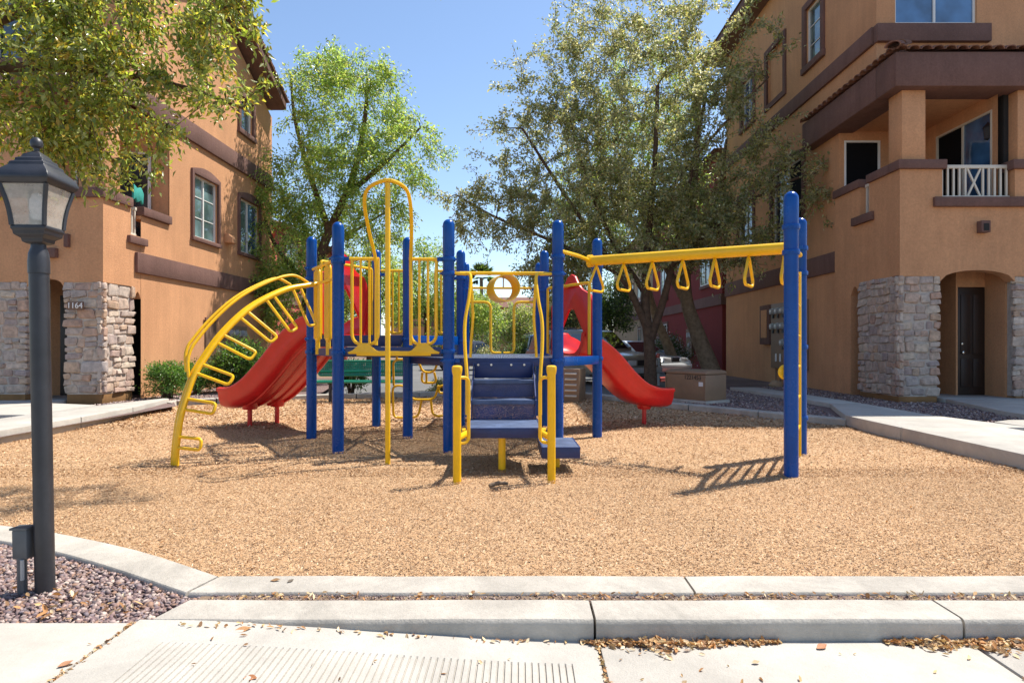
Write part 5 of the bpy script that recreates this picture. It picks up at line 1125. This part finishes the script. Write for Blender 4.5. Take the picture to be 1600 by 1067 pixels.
# fan palm far off
pt = thing('fan_palm', (-3.6,55,0), 'fan palm with ragged green head far beyond the driveway', 'palm', None)
MB().tube([(-3.6,55,0),(-3.55,55,3),(-3.6,55,7.2)], [0.22,0.17,0.15], 10).build('trunk', 'bark2', pt)
pp, pd_ = [], []
for k in range(34):
    a = 2*math.pi*k/34*2.6; el = random.uniform(-0.5, 1.3); d = np.array([math.cos(a)*math.cos(el), math.sin(a)*math.cos(el), math.sin(el)])
    for j in range(22):
        f = (j-11)/11*0.9; sd = np.array([-math.sin(a), math.cos(a), 0]); pp.append(np.array([0,0,7.3])+d*0.55); pd_.append(d+sd*f+np.array([0,0,-0.25*abs(f)]))
leaf_cloud('crown', np.array(pp), np.array(pd_), np.random.default_rng(2).uniform(0.6, 0.95, len(pp)), DARKG+FRESH[:1], pt, wid=0.07)
# shrubs
def shrub(name, label, c, rad, n, leaf, cols, seed, group='shrubs', boxy=0.0, stems=5):
    global RNG
    RNG = np.random.default_rng(seed); rnd = random.Random(seed)
    t = thing(name, (c[0],c[1],c[2]), label, 'shrub', group)
    st = MB(); nb = max(24, n//55)
    q = RNG.normal(size=(nb, 3)); q /= np.linalg.norm(q, axis=1, keepdims=True); q[:, 2] = np.abs(q[:, 2])*1.6-0.55
    if boxy: q = np.sign(q)*np.abs(q)**(1-boxy)
    rr = RNG.uniform(0.55, 1.0, nb)[:, None]; cen = np.array([0,0,rad[2]*1.05])
    K = cen+q*rr*np.array(rad)
    for k in range(0, nb, max(1, nb//(stems*4))): 
        b = Vector((rnd.gauss(0,0.05), rnd.gauss(0,0.05), 0)); e_ = Vector(K[k]); st.tube(smoothpath([b, b.lerp(e_,0.5)+Vector((0,0,0.06)), e_], 3), [0.014]*4+[0.007]*2+[0.004], 5)
    o = st.build('stems', 'bark', t) if False else None
    me = bpy.data.meshes.new('stems'); me.from_pydata(st.v, [], st.f); me.materials.append(M['bark']); so = bpy.data.objects.new('stems', me); COL.objects.link(so); so.parent = t
    idx = RNG.integers(0, nb, n); P = K[idx]+RNG.normal(size=(n, 3))*np.array(rad)*0.19; P[:, 2] = np.maximum(P[:, 2], 0.05)
    D = (P-cen)/np.array(rad)+RNG.normal(size=(n, 3))*0.8
    leaf_cloud('foliage', P, D, RNG.uniform(leaf*0.7, leaf*1.3, n), cols, t)
    return t
HED = [(0.112, 0.221, 0.045), (0.14, 0.26, 0.06), (0.084, 0.169, 0.038), (0.182, 0.286, 0.075)]
shrub('clipped_shrub', 'rounded bright green shrub nearest the stone pillar', (-7.45,12.95,0.1), (0.36,0.34,0.36), 5200, 0.05, HED, 41, 'shrubs along the sunlit wall', 0.25)
shrub('clipped_shrub', 'small light green shrub between two larger shrubs by the sunlit wall', (-7.45,14.1,0.1), (0.34,0.3,0.34), 4200, 0.05, HED, 42, 'shrubs along the sunlit wall', 0.2)
shrub('leafy_shrub', 'large dark leafy shrub just left of the red slide', (-6.7,14.7,0.1), (0.72,0.6,0.55), 7000, 0.085, DARKG+HED[:2], 43, 'shrubs along the sunlit wall')
shrub('leafy_shrub', 'low dark shrub further along the sunlit wall', (-7.2,17.2,0.1), (0.6,0.5,0.3), 3000, 0.08, DARKG+HED[:1], 44, 'shrubs along the sunlit wall')
shrub('leafy_shrub', 'dark leafy shrub behind the green bench', (-4.15,14.95,0.0), (0.35,0.3,0.4), 2200, 0.07, DARKG+HED[:1], 45, 'shrubs around the driveway')
shrub('hedge_shrub', 'grey green bush left of the dark blue car', (-1.35,26.0,-0.03), (0.75,0.6,0.5), 3600, 0.09, OLIVE+DARKG, 46, 'shrubs around the driveway')
shrub('hedge_shrub', 'dark green bush beside the dark blue car', (-0.2,27.0,-0.03), (0.85,0.6,0.62), 3600, 0.09, DARKG, 47, 'shrubs around the driveway')
shrub('hedge_shrub', 'flowering dark bush in front of the red house', (6.4,27.2,0.07), (1.0,0.9,0.75), 4200, 0.10, DARKG+[(0.5,0.48,0.45)], 48, 'shrubs around the driveway')
shrub('hedge_shrub', 'low bush at the far end of the bench', (-2.0,15.6,-0.03), (0.3,0.3,0.18), 1400, 0.06, OLIVE, 49, 'shrubs around the driveway')
for k, x in enumerate((-10.5,-8.2,-5.8,-3.5,5.2,7.4)):
    shrub('hedge_shrub', ['leftmost far hedge bush before the tan house','second far hedge bush from the left before the tan house','third far hedge bush from the left before the tan house','fourth far hedge bush from the left before the tan house','far hedge bush left of the beige house','far hedge bush right at the beige house'][k], (x,60.5,-0.03), (1.4,1.0,1.0), 1800, 0.2, DARKG+OLIVE[:1], 60+k, 'far hedge')
# ------------------------------------------------------------------ lamp post, bench, cabinets, cars, litter
LPX, LPY = -2.365, 3.06
lp = thing('lamp_post', (LPX, LPY, 0.0), 'dark grey garden lamp post with frosted lantern in the gravel', 'lamp post', world=False)
lp.rotation_euler = (0, R(-1.1), 0)
MB().lathe([(0.042,-0.05),(0.042,1.60),(0.0455,1.602),(0.0455,1.66),(0.042,1.70),(0.032,1.73),(0.032,1.80)], (0,0,0), 28).build('pole', 'postgrey', lp)
lt = MB()
def ring4(lt, prof, ang=R(45), c=(0,0)):
    k = len(lt.v); m = len(prof)
    for r, z in prof:
        for j in range(4): a = ang+j*math.pi/2; lt.v.append((c[0]+r*0.67*math.cos(a), c[1]+r*0.67*math.sin(a), 1.745+(z-1.865)*0.82))
    for i in range(m-1):
        for j in range(4): lt.f.append((k+i*4+j, k+i*4+(j+1) % 4, k+(i+1)*4+(j+1) % 4, k+(i+1)*4+j))
    lt.f.append((k+3,k+2,k+1,k)); lt.f.append(tuple(k+(m-1)*4+j for j in range(4)))
    return lt
la = R(-39)
LZ = lambda z: 1.745+(z-1.865)*0.82
base_ = ring4(MB(), [(0.07,1.865),(0.10,1.875),(0.105,1.895),(0.15,1.915),(0.155,1.94),(0.165,1.945),(0.165,1.965),(0.13,1.975)], la).build('lantern_base', 'postgrey', lp, bevel=0.003)
roof_ = ring4(MB(), [(0.22,2.205),(0.235,2.21),(0.262,2.235),(0.262,2.25),(0.235,2.285),(0.17,2.325),(0.165,2.345),(0.135,2.352),(0.13,2.372),(0.10,2.38),(0.085,2.40),(0.03,2.425),(0.02,2.43)], la).build('lantern_roof', 'postgrey', lp, bevel=0.004)
MB().lathe([(r,LZ(z)) for r, z in ((0.011,2.42),(0.013,2.445),(0.024,2.455),(0.028,2.475),(0.024,2.495),(0.012,2.51),(0.001,2.512))], (0,0,0), 16).build('finial', 'postgrey', roof_)
glass_prof = [(0.150,1.966),(0.158,2.03),(0.178,2.11),(0.215,2.206)]
gl = ring4(MB(), glass_prof, la).build('lantern_glass', 'lampglass', lp, smooth=0)
for j in range(4):
    a = la+j*math.pi/2
    MB().tube(smoothpath([((r+0.006)*0.67*math.cos(a),(r+0.006)*0.67*math.sin(a),LZ(z)) for r, z in glass_prof], 4), 0.011, 6).build('lantern_rib', 'postgrey', lp)
MB().tube([(0,0,LZ(1.95)),(0,0,LZ(2.01))], 0.024, 10).build('lamp_socket', 'postgrey', lp)
MB().lathe([(0.018,LZ(2.0)),(0.03,LZ(2.03)),(0.036,LZ(2.08)),(0.034,LZ(2.13)),(0.02,LZ(2.17)),(0.001,LZ(2.18))], (0,0,0), 14).build('bulb', 'paper', lp)
ob = MB().box(-0.122,-0.048,-0.05,0.01,0.20,0.345).build('outlet_box', 'boxgrey', lp, bevel=0.008)
MB().box(-0.127,-0.043,-0.056,0.014,0.345,0.355).build('box_lid', 'boxgrey', ob); MB().tube([(-0.088,-0.03,-0.05),(-0.088,-0.03,0.21)], 0.021, 10).build('conduit', 'boxgrey', ob)
MB().tube([(-0.075,-0.045,0.1),(-0.07,-0.05,0.2)], 0.009, 6).build('tag', 'metergrey', ob)

# bench
bn = thing('park_bench', (-3.5,13.35,0.0), 'green perforated metal bench behind the play structure', 'bench', world=False); bn.rotation_euler = (0,0,R(4))
se = MB().obox((0,-0.05,0.45),(1.85,0.40,0.03)).build('seat', 'greenmesh', bn); MB().tube(rounded([(-0.93,-0.26,0.45),(0.93,-0.26,0.45),(0.93,0.16,0.45),(-0.93,0.16,0.45)],0.05,4,True),0.025,8,True).build('seat_frame','green',se)
bk = MB().obox((0,0.27,0.72),(1.85,0.025,0.30),rx=R(-12)).build('backrest', 'greenmesh', bn)
MB().tube(rounded([(-0.93,0.235,0.57),(0.93,0.235,0.57),(0.93,0.305,0.88),(-0.93,0.305,0.88)],0.05,4,True),0.025,8,True).build('back_frame','green',bk)
MB().tube([(-0.9,0.25,0.66),(0.9,0.25,0.66)],0.03,8).build('back_frame','green',bk)
for x in (-0.62, 0.62):
    MB().tube([(x,-0.05,-0.05),(x,-0.05,0.43)],0.035,10).build('leg','black',bn); MB().tube(rounded([(x,-0.22,0.42),(x,0.2,0.42),(x,0.27,0.56),(x,0.31,0.85)],0.06),0.022,8).build('back_support','black',bn)

# tan utility cabinet with number
cb_ = thing('utility_cabinet', (3.5,12.4,0.1), 'low tan metal utility cabinet with black number near the red slide foot', 'utility cabinet', world=False); cb_.rotation_euler = (0,0,R(-55))
MB().box(-0.55,0.55,-0.36,0.36,-0.1,0.06).build('pad','kerb',cb_,bevel=0.01)
bod = MB().box(-0.50,0.50,-0.32,0.32,0.06,0.56).build('body','boxtan',cb_,bevel=0.02)
MB().prism([(-0.325,0.563),(0.325,0.563),(0.325,0.60),(0.29,0.63),(0.15,0.65),(-0.15,0.65),(-0.29,0.63),(-0.325,0.60)],-0.505,0.505,'X').build('lid','boxtan',cb_,bevel=0.015)
for s_ in (-1,1): MB().box(s_*0.49-0.012,s_*0.49+0.012,-0.335,-0.32,0.08,0.5).build('corner_rib','boxtan',bod)
text_mesh('number','1221453',0.12,'ink',bod,(0.19,-0.3225,0.50),(R(90),0,0),0.003); MB().box(0.34,0.44,-0.327,-0.321,0.34,0.42).build('sticker','paper',bod)
lc = thing('vented_cabinet', (1.05,13.6,0.0), 'beige louvred cabinet glimpsed under the front deck beside the right slide', 'utility cabinet', world=False); lc.rotation_euler = (0,0,R(-20))
lb = MB().box(-0.35,0.30,-0.3,0.3,0,0.72).build('body','boxtan',lc,bevel=0.015)
for k in range(5): MB().obox((0.12,-0.315,0.14+0.12*k),(0.26,0.05,0.02),rx=R(25)).build('louvre','cream',lb)

# rock, stick
def rock(name,label,c,r,mat,seed):
    rnd = random.Random(seed); bm = bmesh.new(); bmesh.ops.create_icosphere(bm,subdivisions=2,radius=r)
    for v in bm.verts: v.co *= 1+rnd.uniform(-0.16,0.16); v.co.z *= 0.7
    me = bpy.data.meshes.new(name); bm.to_mesh(me); bm.free(); me.materials.append(M[mat]); o = bpy.data.objects.new(name,me); COL.objects.link(o); o.location = c; tag(o,label,'rock'); return o
rock('rock','pale rounded rock at the foot of the shaded wall',(6.85,16.6,0.17),0.17,'beige',3); rock('rock','boulder beside the left kerb behind the red slide',(-5.4,15.2,0.1),0.3,'beige',4)
sk = MB().tube(smoothpath([(-0.28,5.32,0.03),(-0.2,5.36,0.045),(-0.12,5.38,0.035)],4),[0.016,0.02,0.02,0.018,0.02,0.016,0.018,0.015,0.012],8).build('stick','wood',None); tag(sk,'short broken stick lying in front of the blue steps','stick')

# cars
def car(name, label, loc, rz, paint, L=4.6, W=1.8, H=1.75, suv=True, group='cars parked on the driveway'):
    t = thing(name, loc, label, 'car', group, rz, world=False); h = L/2
    if suv: prof = [(-h,0.45),(-h,1.0),(-h+0.08,1.08),(h-1.25,1.08),(h-0.15,0.95),(h,0.82),(h,0.42)]; roofp = [(-h+0.1,1.07),(-h+0.25,H-0.06),(-h+0.5,H),(h-2.1,H),(h-1.85,H-0.04),(h-1.2,1.07)]
    else: prof = [(-h,0.45),(-h,0.85),(-h+0.1,0.93),(h-1.2,0.92),(h-0.2,0.78),(h,0.66),(h,0.38)]; roofp = [(-h+0.5,0.92),(-h+1.25,H-0.06),(-h+1.7,H),(h-2.1,H),(h-1.9,H-0.03),(h-1.1,0.91)]
    def arch(xc): return [(xc+0.39*math.cos(a), 0.32+0.39*math.sin(a)) for a in [R(q) for q in range(0,181,20)]]
    low_ = prof + [(h-0.1,0.28)] + arch(h-0.85)+ arch(-h+0.85) + [(-h+0.1,0.28)]
    b = MB().prism(low_, -W/2, W/2, 'Y').build('body', paint, t, smooth=30, bevel=0.04)
    cab = MB(); n = len(roofp)
    def sec(y0, ins): return [(x, y0-math.copysign(ins*(z-1.0)/(H-1.0), y0) if z > 1.0 else y0, z) for x, z in roofp]
    a, c = sec(-W/2+0.03,0.17), sec(W/2-0.03,0.17); cab.add(a+c, [tuple(range(n-1,-1,-1)), tuple(range(n,2*n))]+[(i,(i+1)%n,n+(i+1)%n,n+i) for i in range(n)])
    cab.build('cabin', paint, t, smooth=30, bevel=0.03)
    # glass set just proud of the cabin
    ws = MB(); (x0,z0),(x1,z1) = roofp[-1], roofp[-2]; nx, nz = (z1-z0), -(x1-x0); q = math.hypot(nx,nz); nx, nz = abs(nx)/q*0.012, abs(nz)/q*0.012
    f = lambda tt: (x0+(x1-x0)*tt+nx, z0+(z1-z0)*tt+nz)
    (xa,za),(xb,zb) = f(0.12), f(0.95); ws.add([(xa,-W/2+0.12,za),(xa,W/2-0.12,za),(xb,W/2-0.26,zb),(xb,-W/2+0.26,zb)],[(0,1,2,3)]); ws.build('windscreen','carglass',t,smooth=0)
    (x0,z0),(x1,z1) = roofp[0], roofp[1]; ws = MB(); ws.add([(x0+(x1-x0)*0.15-0.015,-W/2+0.14,z0+(z1-z0)*0.15),(x0+(x1-x0)*0.15-0.015,W/2-0.14,z0+(z1-z0)*0.15),(x1-0.015-(0.0),W/2-0.27,z1-0.05),(x1-0.015,-W/2+0.27,z1-0.05)],[(0,1,2,3)]); ws.build('rear_window','carglass',t,smooth=0)
    zt = H-0.13; zb_ = 1.12 if suv else 0.97
    fx = lambda xr, z: xr
    segs = ((-h+0.42,-h+1.15),(-h+1.25,-h+2.15),(-h+2.25,h-1.75)) if suv else ((-h+1.2,-h+2.2),(-h+2.3,h-1.7))
    for sgn in (-1,1):
        for k,(s0,s1) in enumerate(segs):
            yb_ = sgn*(W/2-0.03-0.17*(zb_-1.0)/(H-1.0)+0.008) if zb_ > 1 else sgn*(W/2-0.022); yt = sgn*(W/2-0.03-0.17*(zt-1.0)/(H-1.0)+0.008)
            sl_ = 0.35 if k == len(segs)-1 else 0.0
            w_ = MB().add([(s0,yb_,zb_),(s1+sl_,yb_,zb_),(s1-0.02,yt,zt),(s0+(0.08 if k == 0 else 0),yt,zt)],[(0,1,2,3)]).build('side_window','carglass',t,smooth=0)
    for xw in (h-0.85,-h+0.85):
        for sgn in (-1,1):
            w_ = MB().lathe([(0.2,-0.1),(0.31,-0.1),(0.335,-0.07),(0.335,0.07),(0.31,0.1),(0.2,0.1)],(xw,sgn*(W/2-0.11),0.335),20,'Y').build('wheel','rubber',t)
            MB().lathe([(0.001,-0.095),(0.1,-0.1),(0.2,-0.085),(0.2,0.085),(0.1,0.1),(0.001,0.095)],(xw,sgn*(W/2-0.11),0.335),14,'Y').build('rim','chrome',w_)
    for sgn in (-1,1):
        MB().box(h-0.06,h+0.012,sgn*(W/2-0.42)-0.16,sgn*(W/2-0.42)+0.2*1,0.64,0.80).build('headlight','headlamp',t,bevel=0.01)
        MB().box(-h-0.012,-h+0.06,sgn*(W/2-0.14)-0.09,sgn*(W/2-0.14)+0.09,0.72,1.0).build('tail_light','tail',t,bevel=0.01)
        MB().obox((h-1.45,sgn*(W/2+0.08),1.14 if suv else 0.97),(0.12,0.18,0.13)).build('mirror',paint,t,bevel=0.03)
    MB().box(h-0.05,h+0.01,-W/2+0.68,W/2-0.68,0.64,0.80).build('grille','black',t); MB().box(h-0.1,h+0.08,-W/2+0.04,W/2-0.04,0.40,0.58).build('front_bumper','metergrey' if suv else paint,t,bevel=0.04)
    MB().box(-h-0.08,-h+0.1,-W/2+0.04,W/2-0.04,0.40,0.58).build('rear_bumper','metergrey' if suv else paint,t,bevel=0.04); MB().box(-h-0.095,-h-0.08,-0.16,0.16,0.62,0.76).build('rear_plate','paper',t)
    if suv:
        for sgn in (-1,1): MB().tube([(-h+0.5,sgn*(W/2-0.28),H+0.02),(-h+0.55,sgn*(W/2-0.28),H+0.06),(h-2.3,sgn*(W/2-0.28),H+0.06),(h-2.25,sgn*(W/2-0.28),H+0.02)],0.018,6).build('roof_rail','black',t)
    return t
car('parked_suv','silver sport utility vehicle parked behind the right slide',(2.25,20.5,-0.03),R(-52),'silver')
car('parked_sedan','white sedan parked behind the silver sport utility vehicle',(4.3,24.2,-0.03),R(-55),'whitecar',4.5,1.75,1.42,False)
car('parked_suv','dark blue vehicle seen through the structure entry, right of the bushes',(0.75,28.5,-0.03),R(100),'navycar',4.4,1.8,1.7)
car('parked_sedan','grey sedan far left behind the grey green bush',(-2.4,31,-0.03),R(8),'greycar',4.5,1.78,1.45,False)
bo_ = thing('bollard',(4.25,19.2,-0.03),'short blue grey bollard with red top beside the dark tree stem','bollard',world=False)
MB().lathe([(0.06,-0.05),(0.06,0.85),(0.05,0.88)],(0,0,0),14).build('pole','metergrey',bo_); MB().lathe([(0.062,0.86),(0.062,0.97),(0.03,1.0),(0.001,1.0)],(0,0,0),14).build('red_cap','tail',bo_)

# dry leaves: drifts against the kerb, loose litter, and a few single large leaves
RNG = np.random.default_rng(77)
DL = [(0.52,0.32,0.15),(0.64,0.46,0.26),(0.40,0.21,0.09),(0.70,0.54,0.34),(0.46,0.23,0.09),(0.58,0.40,0.19),(0.30,0.17,0.09)]
lb5 = np.array([(-0.5,0,0.03),(-0.1,0.26,0.1),(0.3,0.2,0.07),(0.55,0,0.0),(0.3,-0.2,0.09),(-0.1,-0.26,0.1),(0.05,0,-0.02)],float)
lf5 = [(0,6,1),(1,6,2),(2,6,3),(3,6,4),(4,6,5),(5,6,0)]
def litter(name,label,n,fx_,smin,smax,zf,tilt=0.5):
    P = fx_(n); S = RNG.uniform(smin,smax,(n,1)); S = np.concatenate([S,S*RNG.uniform(0.6,1.1,(n,1)),S*RNG.uniform(0.4,1.8,(n,1))],1)
    return tag(scatter(name,lb5,lf5,P,S,tilt,pick(DL,n,0.2),'dryleaf',jitter=0.12),label,'dry leaves',kind='stuff')
def drift(x0,x1,dep):
    def f(n):
        x = RNG.uniform(x0,x1,n); t = (x-x0)/(x1-x0); env = np.clip(np.minimum(t*6,(1-t)*2.2),0.12,1)*(0.65+0.35*np.sin(x*19)*np.sin(x*7+1)); y = 2.678-np.abs(RNG.normal(0,0.45,n))*dep*env; z = -0.04+RNG.uniform(0,0.028,n)*env*np.clip(1-(2.678-y)/(dep*env+0.01),0.1,1)
        return np.column_stack([x,y,z])
    return f
litter('leaf_litter','drift of dry tan leaves against the kerb at centre',520,drift(0.25,1.12,0.13),0.016,0.042,0)
litter('leaf_litter','drift of dry tan leaves against the kerb at right',760,drift(1.58,2.9,0.15),0.016,0.045,0)
litter('leaf_litter','scattered crumbs of dry leaf along the pale ramp edge',70,lambda n: (lambda x: np.column_stack([x,2.676-np.abs(RNG.normal(0,0.02,n)),np.array([zap(v) for v in x])+0.006]))(RNG.uniform(-1.5,0.2,n)),0.012,0.03,0)
litter('leaf_litter','dry leaves caught between the two kerbs',300,lambda n: np.column_stack([RNG.uniform(-1.5,3,n),RNG.uniform(2.915,2.99,n),RNG.uniform(0.038,0.052,n)]),0.014,0.035,0)
litter('leaf_litter','dry leaves in the gravel by the lamp post',110,lambda n: np.column_stack([RNG.uniform(-3.4,-1.75,n),RNG.uniform(2.7,3.05,n),RNG.uniform(0.035,0.05,n)]),0.02,0.055,0)
litter('leaf_litter','dirt and leaf bits filling the slab joint at left',120,lambda n: np.column_stack([-1.681+RNG.normal(0,0.006,n),RNG.uniform(2.0,2.68,n),np.full(n,0.046)]),0.01,0.026,0)
litter('leaf_litter','leaf bits filling the slab joint below the kerb',50,lambda n: np.column_stack([0.329+RNG.normal(0,0.006,n),RNG.uniform(2.2,2.66,n),np.full(n,-0.042)]),0.01,0.024,0)
litter('leaf_litter','dark specks of leaf on the pale concrete and wood chips',220,lambda n: (lambda x,y: np.column_stack([x,y,np.where(y<2.69,np.array([zap(v) for v in x])+0.005,0.03)]))(RNG.uniform(-3,3,n),np.where(RNG.random(n)<0.25,RNG.uniform(2.2,2.6,n),RNG.uniform(3.3,7,n))),0.012,0.032,0)
lm = bpy.data.meshes.new('fallen_leaf'); LV, LF = [], []
for i in range(7):
    for j in range(5):
        u_, v_ = i/6-0.5, (j/4-0.5); w_ = 0.52*math.sin(math.pi*min(0.97,max(0.03,i/6)))**0.8; LV.append((u_, v_*w_, 0.18*abs(v_)*w_*2+0.25*u_*u_+0.02*math.sin(7*u_+4*v_)))
for i in range(6):
    for j in range(4): LF.append((i*5+j,i*5+j+1,(i+1)*5+j+1,(i+1)*5+j))
lm.from_pydata(LV,[],LF); lm.shade_smooth()
def leaf_col(c):
    return surf('dry_leaf_brown_%d' % (len(bpy.data.materials)), c, 0.6, 0.35, 30, 0.3, 60)
for i,(x,y,z,s_,rz,c,lab) in enumerate(((-1.19,2.625,0.032,0.075,0.4,(0.42,0.21,0.08),'large curled brown leaf at the low kerb end on the ramp'),(-0.97,2.63,0.018,0.055,1.9,(0.55,0.37,0.2),'pale curled leaf right of the large brown leaf on the ramp'),
   (-1.0,2.27,0.02,0.06,-0.3,(0.40,0.16,0.06),'reddish brown leaf lying on the grooved ramp'),(-1.25,3.13,0.053,0.05,0.1,(0.28,0.15,0.06),'brown leaf on the kerb top near its corner'),(-1.17,3.12,0.053,0.04,1.1,(0.12,0.09,0.06),'dark leaf on the kerb top near its corner'),
   (1.28,2.63,-0.04,0.06,0.5,(0.42,0.18,0.08),'rust coloured leaf alone between the two leaf drifts'),(-1.71,2.31,0.052,0.05,0.9,(0.36,0.17,0.08),'brown leaf lying in the slab joint at left'),(0.95,2.50,-0.038,0.035,0.2,(0.48,0.33,0.18),'small tan leaf in front of the central leaf drift'),(0.62,2.35,-0.038,0.03,0.7,(0.3,0.2,0.1),'tiny brown leaf on the plain slab'))):
    me = lm.copy(); me.materials.append(leaf_col(c)); o = bpy.data.objects.new('fallen_leaf',me); COL.objects.link(o); o.location = (x,y,z); o.rotation_euler = (0.15,-0.1,rz); o.scale = (s_,s_,s_); tag(o,lab,'leaf','single fallen leaves')
